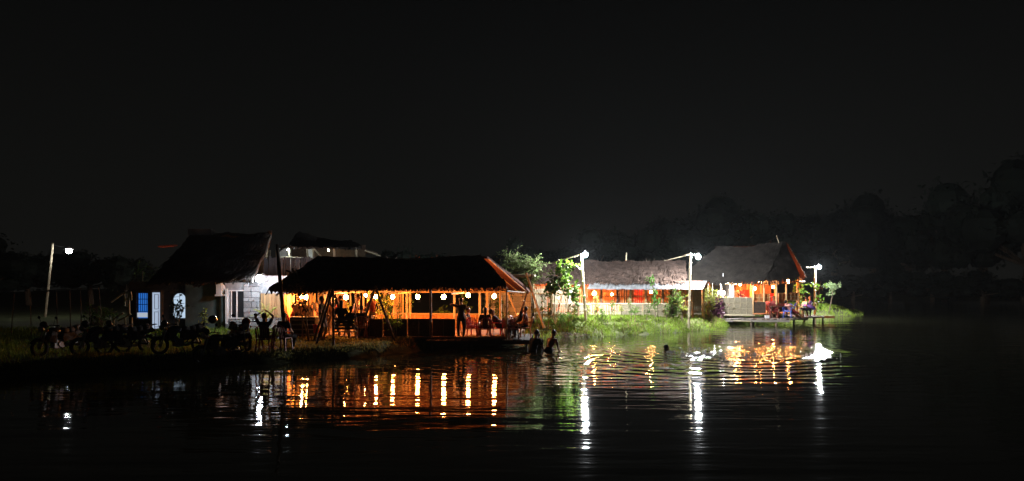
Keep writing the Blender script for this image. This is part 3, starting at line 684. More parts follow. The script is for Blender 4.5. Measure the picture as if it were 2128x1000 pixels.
# upper plaster band with relief
def rough_wall(parent, u0, u1, v0, v1, D, m, name, amp=.03, th=.2, res=.09, seed=0):
    x0, x1 = HX(u0, D), HX(u1, D); z1, z0 = HZf(v0, D), HZf(v1, D); nx_ = max(2, int((x1 - x0) / res)); nz_ = max(2, int((z1 - z0) / res)); mb = MB(); vs = []; fs = []
    for j in range(nz_ + 1):
        for i in range(nx_ + 1):
            x = lerp(x0, x1, i / nx_); z = lerp(z0, z1, j / nz_)
            vs.append((x, D + mnoise.noise(Vector((x * 3.1, seed, z * 3.1))) * amp + mnoise.noise(Vector((x * 8, seed, z * 8))) * amp * .5, z))
    for j in range(nz_):
        for i in range(nx_): a = j * (nx_ + 1) + i; fs.append((a, a + 1, a + nx_ + 2, a + nx_ + 1))
    mb.add(vs, fs); mb.box(((x0 + x1) / 2, D + amp * 1.2 + th / 2, (z0 + z1) / 2), (x1 - x0, th, z1 - z0)); return mb.build(name, m, parent)
for u0, u1, v0, v1, nm in ((283, 307, 608, 663, 'window_frame'), (316, 332, 606, 684, 'door_frame')):
    fm = MB(); xa, xb, za, zb2 = HX(u0), HX(u1), HZf(v0), HZf(v1)
    fm.box((xa - .03, 35.12, (za + zb2) / 2), (.07, .24, za - zb2 + .1)); fm.box((xb + .03, 35.12, (za + zb2) / 2), (.07, .24, za - zb2 + .1)); fm.box(((xa + xb) / 2, 35.12, za + .03), (xb - xa, .24, .06))
    if nm == 'window_frame': fm.box(((xa + xb) / 2, 35.10, zb2 - .03), (xb - xa + .16, .3, .05))
    fm.build(nm, WOOD_DK, hs)
rough_wall(hs, 540, 599, 573, 610, 34.9, PLASTER, 'plaster_band', .05, .2, .07, 3)
rough_wall(hs, 468, 540, 588, 604, 35.0, PLASTER, 'plaster_band', .03, .2, .08, 5)
MB().box(((HX(468) + HX(600)) / 2, 35.45, 1.5), (HX(600) - HX(468), .3, 2.4)).build('wall_core', MORTAR, hs)
courses(hs, HX(507), HX(541), 34.98, HZf(660), HZf(588), .24, .30, STONE_W, 'stone', .14, .25, .02)
courses(hs, HX(470), HX(588), 34.95, .42, HZf(661), .17, .27, STONE_W, 'stone', .16, .3, .02)
courses(hs, HX(590), HX(600), 34.6, .42, HZf(608), .19, .24, STONE_W, 'stone', .16, .2, .02)
# window with two dark panes
wn = MB()
for u, w in ((474.5, 4), (492.5, 2), (481, 1.6)): wn.box((HX(u, 34.9), 34.9, (HZf(603) + HZf(662)) / 2), (w * .0228, .08, HZf(603) - HZf(662)))
for v in (604, 661): wn.box(((HX(473) + HX(508)) / 2, 34.88, HZf(v)), (HX(508) - HX(473), .06, .05))
wf = wn.build('window', WHITE, hs)
for u0, u1 in ((482, 491.5), (493.5, 507)): MB().box((HX((u0 + u1) / 2), 34.93, HZf(632)), (HX(u1) - HX(u0), .02, HZf(605) - HZf(660))).build('pane', GLASS_DK, wf)
MB().box((HX(470.5, 34.7), 34.72, (HZf(600) + HZf(672)) / 2), (.09, .09, HZf(600) - HZf(672))).build('corner_board', WHITE, hs)
# warm boards of the doorway
slat_row('door_board', Vector((HX(542), 34.96, HZf(660))), Vector((HX(589), 34.96, HZf(660))), HZf(609) - HZf(660), mat('tan board', (.42, .25, .12), .7, .25, 5, .2, orand=.35), hs, 8, th=.03, jit=.02, gap=.05)
# green side wall with arched white window, blue door
MB().box(((HX(384) + HX(467)) / 2, 35.15, 1.55), (HX(467) - HX(384), .2, 2.3)).build('green_wall', PLASTER_GR, hs)
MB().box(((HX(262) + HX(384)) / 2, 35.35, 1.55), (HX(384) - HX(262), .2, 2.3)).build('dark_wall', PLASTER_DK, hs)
LITWIN = emit('lit window', (.62, .80, 1.0), .2)
aw = MB(); cx_, zb_, zt_ = HX(369.5), HZf(662), HZf(609); hw = (HX(383.5) - HX(355.5)) / 2
pts = [(-hw, zb_), (hw, zb_)] + [(hw * math.cos(a), zt_ - .35 + .35 * math.sin(a)) for a in [PI * k / 8 for k in range(9)]]
aw.add([(cx_ + x, 35.21, z) for x, z in pts], [tuple(range(len(pts)))])
arch = aw.build('arched_window', LITWIN, hs)
fr = MB(); pp = [Vector((cx_ + x, 35.2, z)) for x, z in pts]; fr.tube(pp + [pp[0]], .02, 5); 
fr.tube([(cx_, 35.19, zb_), (cx_, 35.19, zt_)], .012, 5); fr.build('frame', BLACKP, arch)
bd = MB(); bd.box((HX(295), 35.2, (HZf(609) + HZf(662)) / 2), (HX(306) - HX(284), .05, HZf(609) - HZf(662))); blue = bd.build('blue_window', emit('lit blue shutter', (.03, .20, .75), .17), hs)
bb = MB()
for k in range(6): bb.box((HX(284 + 4.4 * k), 35.16, (HZf(609) + HZf(648)) / 2), (.02, .02, HZf(609) - HZf(648)))
for v in (609, 622, 633, 648, 662): bb.box((HX(295), 35.155, HZf(v)), (HX(306) - HX(284), .025, .03))
bb.build('shutter_bars', BLUE, blue)
MB().box((HX(295), 35.12, HZf(655)), (HX(308) - HX(284), .05, .22)).build('pane', emit('cushion glow', (.75, .85, 1), .13), blue)  # white cushion under the blue window, brightness added as its own glow
door = MB(); door.box((HX(323.5, 34.9), 34.95, (HZf(608) + HZf(683)) / 2), (HX(331) - HX(317), .05, HZf(608) - HZf(683)), Matrix.Rotation(.25, 3, 'Z')).build('glowing_door_leaf', emit('door leaf glow', (.62, .76, 1.0), .15), hs)  # white door leaf; the light falling on it is put in as emission
dp = MB()
for v0, v1 in ((612, 642), (648, 679)):
    for x_ in (319.5, 327.5): dp.box((HX(x_, 34.8), 34.88, (HZf(v0) + HZf(v1)) / 2), (.018, .02, HZf(v0) - HZf(v1)))
    for v in (v0, v1): dp.box((HX(323.5, 34.8), 34.88, HZf(v)), (.19, .02, .018))
dp.tube([(HX(328.5, 34.8), 34.86, HZf(646)), (HX(328.5, 34.8), 34.82, HZf(646))], .02, 6)
dp.build('door_moulding', mat('door grey', (.3, .33, .4), .5), hs)
# roof: very dark thatch
thatch(hs, [Vector((HX(310, 33.4), 33.4, HZf(588, 33.4))), Vector((HX(526, 33.4), 33.4, HZf(586, 33.4))), Vector((HX(560, 38), 38.3, HZf(490, 38.3))), Vector((HX(392, 38), 38.3, HZf(490, 38.3)))], THATCH_OLD, 2600, 31, .18, .14)
thatch(hs, [Vector((HX(372, 42), 42.2, HZf(560))), Vector((HX(548, 42), 42.2, HZf(560))), Vector((HX(560, 38), 38.4, HZf(484, 38.3))), Vector((HX(392, 38), 38.4, HZf(484, 38.3)))], THATCH_OLD, 300, 32, .18, .14)
MB().box((HX(415, 38), 38.2, HZf(482, 38)), (1.2, .5, .3)).build('roof_cap', THATCH_OLD, hs)
# wall lamp
lw = thing('wall_lamp', 'glaring white flood lamp under the eave of the grey stone house', 'lamp', P(540, 579, 33.4))
MB().ball((0, 0, 0), .17, 12, 8).build('bulb', emit('cool wall lamp', (.78, .88, 1), 40 * WHITE_L), lw, smooth=True)
mb = MB(); mb.tube([(0, .05, .12), (0, .3, .25), (0, 1.0, .1)], .022, 6); mb.tube([(0, 0, .10), (0, .02, .2)], [.08, .05], 10); mb.build('bracket', ALLOY, lw)
ac = thing('wall_speaker', 'pale box with rounded side high on the green wall, left of the window', 'speaker', P(457, 600, 34.8))
mb = MB(); mb.box((0, 0, 0), (.24, .3, .6)); mb.box((0, 0, -.31), (.36, .34, .08)); mb.build('cabinet', WHITE, ac); MB().ball((.14, 0, 0), .16, 10, 8, (.7, .8, 1.2)).build('horn', WHITE, ac, smooth=True)

# upper storey shack behind
sh = thing('stilt_shack', 'unfinished thatched upper room on stilts behind the left hut roof', 'shack', (GX(680, 41), 41, .5), world=True)
def S(u, v, D=40): return P(u, v, D)
thatch(sh, [S(600, 512, 39.4), S(752, 513, 39.4), S(722, 502, 42.5), S(622, 483, 42.5)], THATCH_OLD, 1300, 41, .14, .12)
thatch(sh, [S(590, 520, 46), S(785, 528, 46), S(722, 505, 42.6), S(622, 483, 42.6)], THATCH_OLD, 300, 42, .14, .12)
PW = mat('pale plank', (.55, .52, .46), .8, .3, 6, .3, orand=.3)
for a, b, r in ((S(638, 516), S(640, 538), .05), (S(650, 514), S(651, 538), .05), (S(694, 514), S(695, 539), .06), (S(739, 515), S(741, 537), .05), (S(652, 517, 39.9), S(672, 538, 39.9), .04), (S(638, 538), S(697, 539), .06), (S(697, 538), S(742, 537), .03),
                (S(584, 534), S(640, 536), .03), (S(758, 521), S(790, 532), .04), (S(600, 515), S(604, 560), .06), (S(554, 515, 39), S(553, 540, 39), .06), (S(575, 520, 39), S(576, 545, 39), .05)):
    pole('frame_pole', a, b, r, BAMBOO_PALE, sh)
MB().box(S(645, 526, 40.6), (.26, .03, .55)).build('pale_cloth', CLOTH_W, sh)
MB().box(S(672, 528, 44), (5.0, .05, 1.1)).build('back_board', WOOD_DK, sh)
MB().box(S(590, 528, 40.8), (.8, .05, .6)).build('board', WOOD_GREY, sh)
for u, v0, v1 in ((646, 541, 556), (656.5, 541, 550), (663, 541, 549), (604, 540, 566), (612, 540, 560), (622, 540, 570)):
    MB().box(S(u, (v0 + v1) / 2, 39.9), (.07, .03, (v1 - v0) / 38.4)).build('hanging_plank', PW, sh)
slat_row('wall_plank', S(548, 585, 38.6), S(660, 585, 38.6), 1.25, mat('weathered plank', (.10, .10, .11), .9, .4, 6, .3, orand=.4), sh, 22, th=.03, jit=.12, gap=.15)
for u in (560, 640, 740): pole('stilt', (GX(u, 41), 41, .4), (GX(u, 41), 41, HZf(520, 41)), .08, BAMBOO_DARK, sh)
sl_ = thing('bare_bulb', 'small white bulb in the upper room of the stilt shack', 'lamp', P(599, 519, 39.6)); MB().ball((0, 0, 0), .05, 10, 6).build('bulb', emit('cool shack bulb', (.8, .95, 1), 90), sl_, smooth=True); MB().tube([(0, 0, .05), (0, 0, .3)], .012, 5).build('cord', BLACKP, sl_)
sl2 = thing('bare_bulb', 'greenish bulb deep inside the upper room of the stilt shack', 'lamp', P(683, 520, 42.2)); MB().ball((0, 0, 0), .05, 10, 6).build('bulb', emit('green shack bulb', (.85, 1, .6), 45), sl2, smooth=True); MB().tube([(0, 0, .05), (0, 0, .3)], .012, 5).build('cord', BLACKP, sl2)
rw = thing('red_lit_sheet', 'thin red-lit strip of roofing above the dark roof, far left', 'sheet', P(349, 512, 41))
MB().beam((-.45, 0, -.03), (.42, 0, .05), .5, .06).build('sheet', mat('red roofing', (.4, .1, .06), .6), rw)
gl = thing('fire_lit_bush', 'small orange-lit shrub behind the blue window, far left', 'shrub', P(296, 575, 38.5) )
lrnd = random.Random(5); mb = MB()
for _ in range(70):
    p = Vector((lrnd.gauss(0, .32), lrnd.gauss(0, .2), lrnd.gauss(.2, .25))); d = Vector((lrnd.gauss(0, 1), lrnd.gauss(0, 1), lrnd.gauss(0, 1))).normalized(); s_ = d.cross(Vector((0, .3, 1))).normalized()
    mb.add([p - s_ * .03, p + d * .16, p + s_ * .03], [(0, 1, 2)])
mb.build('foliage', LEAF, gl); MB().tube([(0, 0, -2.4), (.02, 0, .3)], [.05, .02]).build('stem', BARK, gl)
fl2 = thing('far_lamp', 'dim orange lamp hidden behind the dark roof at the far left', 'lamp', P(345, 568, 41.5)); MB().ball((0, 0, 0), .05, 8, 6).build('bulb', emit('far warm', (1, .25, .06), 80), fl2); MB().tube([(0, 0, -3.0), (0, 0, -.05)], .02, 6).build('stem', BAMBOO_DARK, fl2)

# ------------------------------------------------------------------ lamp posts
def lamp_post(u, vtop, D, ul, vl, label, rad, m, dark=True, shade=False, tilt=0.0, L=None, cable=None, base_u=None, br=.13):
    bu = base_u if base_u is not None else u; x = GX(bu, D); z = gz(x, D); top = P(u, vtop, D)
    o = thing('lamp_post', label, 'lamp post', (x, D, z), group='bamboo lamp posts round the pond'); loc = Vector((x, D, z))
    t = top - loc; pole('post', (0, 0, -.2), t, rad, m, o)
    lp = P(ul, vl, D - .12) - loc
    mb = MB(); mb.tube([t + Vector((0, 0, -.12)), t.lerp(lp, .6) + Vector((0, 0, .06)), lp + Vector((0, 0, br * .9))], .02, 6); mb.build('arm', ALLOY, o)
    mb = MB(); mb.tube([lp + Vector((0, 0, br * .75)), lp + Vector((0, 0, br * 1.2)), lp + Vector((0, 0, br * 1.9))], [br * .55, br * .45, br * .3], 10); mb.build('lamp_holder', ALLOY, o)
    MB().ball(lp, br, 12, 8).build('bulb', L or BULB_C, o, smooth=True)
    if shade: mb = MB(); mb.tube([lp + Vector((0, 0, br * .8)), lp + Vector((0, 0, br * 1.5))], [.28, .1], 14); mb.build('lamp_shade', WHITE, o)
    if cable:
        pts = [t + Vector((0, 0, -.03))] + [P(cu, cv, cD) - loc for cu, cv, cD in cable]; mb = MB(); mb.tube(pts, [.05] + [.035] * (len(pts) - 2) + [.015], 6); mb.build('stay_pole', BAMBOO_PALE, o)
    return o
lamp_post(1208, 528, 38, 1216, 530, 'white bamboo lamp post behind the broad-leaved bush, by the long hut', .075, BAMBOO_PALE, cable=[(1172, 539, 38.6), (1130, 551, 39.5)], base_u=1218)
lamp_post(1435, 526, 40.3, 1451, 534, 'tall white lamp post at the joint of the long hut and the waterside hut', .066, BAMBOO_PALE, cable=[(1418, 533, 42), (1380, 542, 43.5)], base_u=1431)
lamp_post(1694, 553, 52.0, 1702, 555, 'white lamp post on the grassy point right of the waterside hut', .085, BAMBOO_PALE, cable=[(1684, 556, 52), (1675, 556, 51.9)], base_u=1693)
lamp_post(110, 505, 45, 143, 522, 'thin leaning lamp post with a shaded bulb at the far left', .075, BAMBOO_PALE, shade=True, L=emit('cool far', COOL, 36), base_u=93, br=.15)
# dark leaning poles in front of the left hut
dp_ = thing('dark_pole', 'dark leaning pole with a strut at its top beside the stone house', 'pole', (GX(594, 27), 27, .45), world=True)
pole('shaft', (GX(594, 27), 27, .3), P(576, 508, 27), .07, WOOD_DK, dp_); pole('strut', P(577, 524, 27), P(597, 510, 27.2), .035, WOOD_DK, dp_)

# ------------------------------------------------------------------ swings
s1 = thing('pole_swing', 'dark tripod swing frame of poles in front of the left hut', 'swing frame', (GX(735, 28.6), 28.6, .46), world=True)
def Sg(u, v, D): return P(u, v, D)
for a, b in (((657, 718, 27.4), (694, 592, 28.6)), ((651, 712, 29.6), (690, 590, 28.6)), ((715, 668, 29.6), (690, 598, 28.6)), ((693, 716, 27.2), (692, 600, 28.6)), ((762, 650, 29.9), (780, 594, 28.8)), ((819, 706, 29.4), (780, 596, 28.8)), ((690, 600, 28.6), (784, 600, 28.8))):
    pa = Sg(*a); pb = Sg(*b)
    if a[1] > 640: d = (pa - pb); k = (gz(pa.x, pa.y) - .1 - pb.z) / d.z; pa = pb + d * k
    pole('frame_pole', pa, pb, .05, WOOD_DK, s1)
bn = thing('swing_bench', 'dark swing bench hanging from the tripod frame in front of the left hut', 'bench', Sg(715, 700, 28.4), world=True)
mb = MB(); c = Sg(716, 683, 28.5)
for k in range(4): mb.box(c + Vector((0, .12 * k - .1, -.12)), (.86, .1, .03))
bn_seat = mb.build('seat', WOOD_DK, bn)
for k in range(4): piece('back_slat', pl3, None, bn, c + Vector((0, -.2, .02 + .12 * k)), (0, 0, 0), (.86, .02, .09))
for sx_ in (-.4, .4):
    MB().tube([c + Vector((sx_, -.15, -.1)), Vector((c.x + sx_, 28.6, Sg(0, 600, 28.6).z))], .012, 5).build('rope', BLACKP, bn)
s2 = thing('bamboo_tripod', 'pale crossed bamboo poles with a high beam behind the seated crowd', 'swing frame', (GX(1100, 35.5), 35.5, .5), world=True)
for a, b, r, m in (((1131, 682, 35.2), (1094, 567, 35.4), .06, BAMBOO), ((1083, 650, 35.8), (1106, 570, 35.4), .045, WOOD_DK), ((1058, 573, 36.6), (1112, 573, 35.6), .07, BAMBOO_PALE), ((1080, 668, 34.4), (1052, 600, 34.6), .04, BAMBOO)):
    pole('frame_pole', Sg(*a), Sg(*b), r, m, s2)

# ------------------------------------------------------------------ plants
def leaf_mesh(mb, p, d, L, W, nrm):
    s_ = d.cross(nrm); s_ = s_.normalized() if s_.length > .01 else Vector((1, 0, 0))
    mid = p + d * L * .5; tip = p + d * L - nrm * L * .12
    mb.add([p, mid + s_ * W / 2 + nrm * .01, tip, mid - s_ * W / 2 + nrm * .01], [(0, 1, 2, 3)])
def rdir(r, up_=0.0): 
    d = Vector((r.gauss(0, 1), r.gauss(0, 1), r.gauss(0, 1) + up_)); return d.normalized()
def sapling(name, label, cat, u, vtop, D, spread, nl, L, W, m, seed, group=None, vbase=None, zbot=.25, stems=1, barkm=BARK, blobs=None):
    r = random.Random(seed); x = GX(u, D); z = gz(x, D) if vbase is None else P(u, vbase, D).z; H = P(u, vtop, D).z - z
    o = thing(name, label, cat, (x, D, z), group=group); st = MB(); fo = MB(); tips = []
    for k in range(stems):
        lean = Vector((r.uniform(-.12, .12) * (1 + stems * .6), r.uniform(-.1, .1), 1)) * H * (1 if k == 0 else r.uniform(.6, .95))
        pts = [Vector((0, 0, -.05)), lean * .5 + Vector((r.uniform(-.05, .05) * H, 0, 0)), lean]; st.tube(pts, [.028 * (H / 2) ** .5, .02 * (H / 2) ** .5, .008], 5)
        for _ in range(6 + int(nl / 40)):
            t = r.uniform(zbot, .98); q = pts[0].lerp(pts[1], t * 2) if t < .5 else pts[1].lerp(pts[2], t * 2 - 1)
            d = rdir(r, .4); e_ = q + Vector((d.x, d.y, abs(d.z) * .6)) * spread * r.uniform(.4, 1); st.tube([q, e_], [.01, .004], 4); tips.append((q, e_))
        tips.append((pts[1], pts[2]))
    for _ in range(nl):
        q, e_ = r.choice(tips); p = q.lerp(e_, r.uniform(.3, 1.05)); d = rdir(r, .1); n_ = rdir(r, 1.2)
        leaf_mesh(fo, p + d * r.uniform(0, .05), d, L * r.uniform(.6, 1.25), W * r.uniform(.7, 1.2), n_)
    st.build('stem', barkm, o); fo.build('foliage', m, o, stuff=nl > 300); return o
sapling('feathery_tree', 'feathery grey-green tree rising above the pale crossed poles', 'tree', 1110, 532, 37.6, 1.15, 4000, .17, .045, mat('feathery leaf', (.24, .33, .12), .7, .35, 3, 0, trans=.35), 1, zbot=.68, stems=5)
sapling('broad_leaved_bush', 'bright broad-leaved small tree left of the first white lamp post', 'tree', 1154, 556, 37.6, .62, 330, .27, .17, mat('broad leaf', (.075, .14, .014), .5, .35, 3, 0, trans=.35), 2, zbot=.68, stems=3, barkm=BAMBOO_PALE)
sapling('broad_leaved_bush', 'bright leafy young tree whose leaves pass behind the first white lamp post', 'tree', 1186, 552, 37.5, .72, 330, .26, .15, mat('broad leaf', (.075, .14, .014)), 3, zbot=.6, stems=3, barkm=BAMBOO_PALE)
saps = [(1126, 612, 37.4, .35, 130), (1150, 600, 38.2, .4, 160), (1182, 622, 37.6, .3, 110), (1163, 652, 36.9, .35, 200), (1178, 655, 36.8, .3, 160), (1245, 616, 38.4, .35, 120), (1267, 620, 38.6, .3, 110), (1256, 645, 38.0, .4, 130), (1236, 640, 38.4, .3, 90),
        (1312, 618, 39.2, .3, 100), (1322, 640, 39.0, .35, 110), (1290, 632, 39.0, .25, 70), (1341, 630, 39.6, .25, 70), (1385, 632, 40, .25, 80), (1116, 640, 36.9, .35, 150), (1140, 640, 37.0, .3, 120), (1200, 640, 38.2, .3, 110), (1223, 630, 38.6, .25, 90)]
where = ['under the feathery tree by the crossed poles', 'behind the crossed poles beside the bamboo fence', 'between the bush and the first white lamp post', 'in yellowish weeds left of the lamp post', 'touching the first lamp post foot',
         'nearest right of the first lamp post', 'second right of the first lamp post', 'low before the thin fence slats', 'sparse, close by the lamp post', 'thin, before the long hut matting',
         'dark and low before the middle matting panel', 'very thin, left of the middle matting panel', 'thin, left of the tall dark sapling', 'thin, right of the tall dark sapling', 'nearest the seated crowd at the deck corner', 'at the foot of the crossed poles', 'left of the first lamp post', 'tallest right of the first lamp post']
for i, (u, v, D, sp, nl) in enumerate(saps):
    sapling('sapling', 'young leafy sapling on the grass bank, ' + where[i], 'sapling', u, v, D, sp, int(nl * .6), .13, .055, [LEAF, LEAF_BRIGHT, LEAF_YEL][i % 3], 50 + i, group='saplings planted along the grass bank', zbot=.35)
sapling('tall_sapling', 'tall dark-leaved sapling before the tin awning of the long hut', 'sapling', 1362, 578, 40.2, .34, 190, .2, .09, LEAF, 80, zbot=.2)
sapling('shrub', 'bushy light green shrub right of the tall dark sapling', 'shrub', 1398, 600, 40.8, .55, 620, .13, .06, LEAF_BRIGHT, 81, zbot=.1, stems=4)
sapling('shrub', 'pale-leaved thin shrub left of the second white lamp post', 'shrub', 1418, 600, 41.2, .4, 190, .16, .08, LEAF_YEL, 82, zbot=.3, stems=2)
sapling('shrub', 'dense yellow-flecked shrub between second lamp post and wall lamp', 'shrub', 1472, 598, 44.6, .62, 720, .15, .08, LEAF_YEL, 83, zbot=.15, stems=4)
sapling('purple_plant', 'dark purple broad-leaved plant under the wall lamp', 'plant', 1494, 620, 44.9, .55, 120, .38, .18, LEAF_PURP, 84, zbot=.2, stems=3)
sapling('shrub', 'pale blossoming shrub left of the far lamp post', 'shrub', 1680, 576, 49.2, .75, 230, .26, .15, LEAF_BRIGHT, 85, zbot=.35, stems=3)
sapling('young_tree', 'small dim round-headed tree right of the far lamp post', 'tree', 1722, 590, 54.5, .75, 700, .16, .07, LEAF_GREY, 86, zbot=.6, stems=1)
sapling('potted_shrub', 'leafy plant growing at the tilted swing pole before the left hut', 'shrub', 822, 614, 30.4, .32, 300, .13, .06, LEAF, 87, zbot=.2, stems=3)
sapling('indoor_shrub', 'leafy green plant behind the low wall, under the first lantern right of the planks', 'shrub', 838, 622, 36.6, .5, 260, .24, .08, LEAF_BRIGHT, 88, zbot=.5, stems=2)
sapling('indoor_shrub', 'round leafy plant seen through the left hut beside the thick dark post', 'shrub', 928, 638, 36.6, .5, 260, .16, .11, LEAF_BRIGHT, 89, zbot=.55, stems=3)
sapling('indoor_shrub', 'narrow leafy plant behind the person with the raised elbow', 'shrub', 972, 612, 36.4, .3, 100, .26, .10, LEAF_BRIGHT, 90, zbot=.3, stems=2)
sapling('vine', 'yellow-green vine covering the plank wall between two lanterns', 'vine', 800, 610, 35.1, .5, 420, .17, .08, LEAF_YEL, 91, zbot=.1, stems=3)
sapling('vine', 'yellow-green leafy plant under the lantern above the swing seat', 'vine', 725, 632, 35.2, .38, 240, .17, .08, LEAF_YEL, 92, zbot=.2, stems=2)
sapling('vine', 'thin twining plant before the pale stone wall', 'vine', 1044, 606, 36.4, .35, 300, .12, .06, LEAF, 93, zbot=.05, stems=3)
sapling('vine', 'leafy climber at the left foot of the stone wall under the rightmost lantern', 'vine', 1035, 620, 36.2, .4, 200, .14, .07, LEAF_BRIGHT, 94, zbot=.1, stems=2)
sapling('garden_plant', 'pale-leaved thin plant before the green wall between two motorbikes', 'plant', 419, 641, 31.5, .22, 46, .14, .09, LEAF_YEL, 95, zbot=.45)
sapling('garden_plant', 'low bushy plant below the arched window', 'plant', 424, 674, 29.5, .42, 170, .15, .09, LEAF_YEL, 96, zbot=.1, stems=3)
sapling('garden_plant', 'low leafy plant left of the arched window near the motorbike', 'plant', 338, 682, 29, .3, 90, .12, .08, LEAF_BRIGHT, 97, zbot=.1, stems=2)
sapling('dark_shrub', 'dim leafy shrub beside the wooden stair rail', 'shrub', 205, 636, 31, .8, 420, .16, .07, LEAF, 98, zbot=.1, stems=4)
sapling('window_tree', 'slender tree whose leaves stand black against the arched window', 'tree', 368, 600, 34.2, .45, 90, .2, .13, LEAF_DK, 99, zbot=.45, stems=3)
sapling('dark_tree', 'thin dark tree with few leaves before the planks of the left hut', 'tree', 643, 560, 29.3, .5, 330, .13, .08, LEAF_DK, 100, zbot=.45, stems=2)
def palm(label, u, vtop, D, n_, L, m, seed, vbase=None):
    r = random.Random(seed); x = GX(u, D); z = gz(x, D); H = P(u, vtop, D).z - z; o = thing('palm', label, 'palm', (x, D, z)); 
    MB().tube([(0, 0, -.1), (.02, 0, max(.1, H - L * .8))], [.07, .05], 7).build('trunk', BARK, o)
    b0 = Vector((.02, 0, max(.1, H - L * .8))); me_list = []
    for k in range(n_):
        a = 2 * PI * k / n_ + r.uniform(-.3, .3); el = r.uniform(.5, 1.4); mb = MB(); pts = []
        for j in range(9):
            t = j / 8; rr = L * t; pts.append(b0 + Vector((math.cos(a) * math.cos(el) * rr, math.sin(a) * math.cos(el) * rr, math.sin(el) * rr - .45 * L * t * t * (1.5 - el * .8))))
        mb.tube(pts, [.012 - .001 * j for j in range(9)], 4)
        for j in range(1, 9):
            for s_ in (-1, 1):
                d = (pts[j] - pts[j - 1]).normalized(); sd = d.cross(Vector((0, 0, 1))); sd = sd.normalized() if sd.length > .01 else Vector((1, 0, 0))
                for h_ in (0, .5): leaf_mesh(mb, pts[j - 1].lerp(pts[j], h_), (d * .7 + sd * s_).normalized(), L * .3 * (1.1 - j / 12), .03, Vector((0, 0, 1)))
        mb.build('frond', m, o)
    return o
palm('bright young palm between the stone house and the person with raised arms', 552, 628, 33.6, 12, .95, LEAF_YEL, 3)
palm('leafy young palm behind the lanterns of the left hut', 1017, 606, 36.8, 9, 1.0, LEAF_GREY, 5)

# ------------------------------------------------------------------ far trees (silhouettes)
def tree_meshes(seed, W, H, nl):
    r = random.Random(seed); cl = []
    for _ in range(16):
        a = r.uniform(0, 2 * PI); rr = W * .42 * math.sqrt(r.random()); cl.append((Vector((math.cos(a) * rr, math.sin(a) * rr * .8, H * r.uniform(.42, .86) - rr * .25)), W * r.uniform(.14, .24)))
    tr = MB(); tr.tube([(0, 0, -.4), (.2, 0, H * .3), (.1, .2, H * .55)], [H * .035, H * .026, H * .015], 7)
    for c, q in cl[:9]: tr.tube([(.1, 0, H * .28), c * .6 + Vector((0, 0, H * .12)), c], [H * .014, H * .009, H * .003], 5)
    fo = MB()
    for _ in range(nl):
        c, q = r.choice(cl); d = rdir(r, .25); rad = q * (r.random() ** .4) * (1 + .25 * mnoise.noise(d * 2 + c)); p = c + Vector((d.x, d.y, d.z * .8)) * rad
        leaf_mesh(fo, p, rdir(r), r.uniform(.25, .6), r.uniform(.16, .34), rdir(r, .6))
    for c, q in cl: fo.ball(c, q * .62, 8, 6)
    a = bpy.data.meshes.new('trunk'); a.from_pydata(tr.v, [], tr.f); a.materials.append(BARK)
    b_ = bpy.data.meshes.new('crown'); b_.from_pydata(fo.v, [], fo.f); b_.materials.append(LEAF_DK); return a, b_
TM = [tree_meshes(200 + k, 10, 10, 2400) for k in range(4)]
far = [(1085, 478, 66, 5, 'small round dark tree behind the feathery tree'), (1150, 505, 74, 6, 'low dark tree behind the first lamp post'), (1235, 478, 80, 9, 'dark tree left of the roof stake'), (1300, 462, 84, 10, 'dark broad tree behind the roof stake'), (1372, 470, 86, 9, 'dark tree between roof stake and second lamp post'),
       (1440, 418, 92, 15, 'tall dark tree above the second lamp post'), (1510, 412, 96, 16, 'highest dark tree above the ridge of the waterside hut'), (1585, 428, 96, 13, 'dark tree above the finial of the waterside hut'), (1650, 440, 92, 12, 'dark tree right of the steep roof'),
       (1730, 412, 98, 15, 'dark spreading tree above the far lamp post'), (1810, 406, 100, 15, 'dark tree right of the far lamp post'), (1885, 432, 100, 13, 'dark tree in the gap of the far bank'), (1965, 400, 96, 14, 'dark tree left of the tallest at the right edge'), (2050, 352, 92, 17, 'tall dark tree near the right edge'), (2130, 335, 88, 18, 'tallest dark tree cut by the right edge'),
       (870, 512, 72, 7, 'low dark tree above the middle of the left hut roof'), (940, 516, 74, 6, 'low dark tree above the right part of the left hut roof'), (1000, 520, 76, 6, 'low dark tree above the gable of the left hut'), (800, 522, 70, 6, 'low dark tree right of the stilt shack'),
       (60, 512, 64, 8, 'dark tree left of the leaning lamp post'), (190, 508, 66, 8, 'dark tree right of the leaning lamp post'), (262, 520, 62, 6, 'dark tree behind the wooden stair rail'), (-30, 490, 60, 9, 'dark tree cut by the left edge'),
       (1430, 520, 70, 8, 'dark undergrowth tree directly behind the second lamp post'), (1330, 520, 66, 7, 'low dark tree behind the long hut roof'), (1770, 560, 92, 9, 'low dark tree on the far bank right of the grassy point'), (1850, 560, 94, 9, 'low dark tree on the far bank, second from the point'), (1940, 555, 92, 9, 'low dark tree on the far bank near the right'), (2040, 550, 88, 9, 'low dark tree on the far bank at the right edge')]
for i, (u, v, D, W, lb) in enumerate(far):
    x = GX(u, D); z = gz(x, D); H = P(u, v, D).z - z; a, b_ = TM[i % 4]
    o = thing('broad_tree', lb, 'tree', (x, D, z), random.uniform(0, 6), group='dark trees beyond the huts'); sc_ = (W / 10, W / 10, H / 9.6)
    piece('trunk', a, None, o, (0, 0, 0), (0, 0, 0), sc_); piece('crown', b_, None, o, (0, 0, 0), (0, 0, 0), sc_)

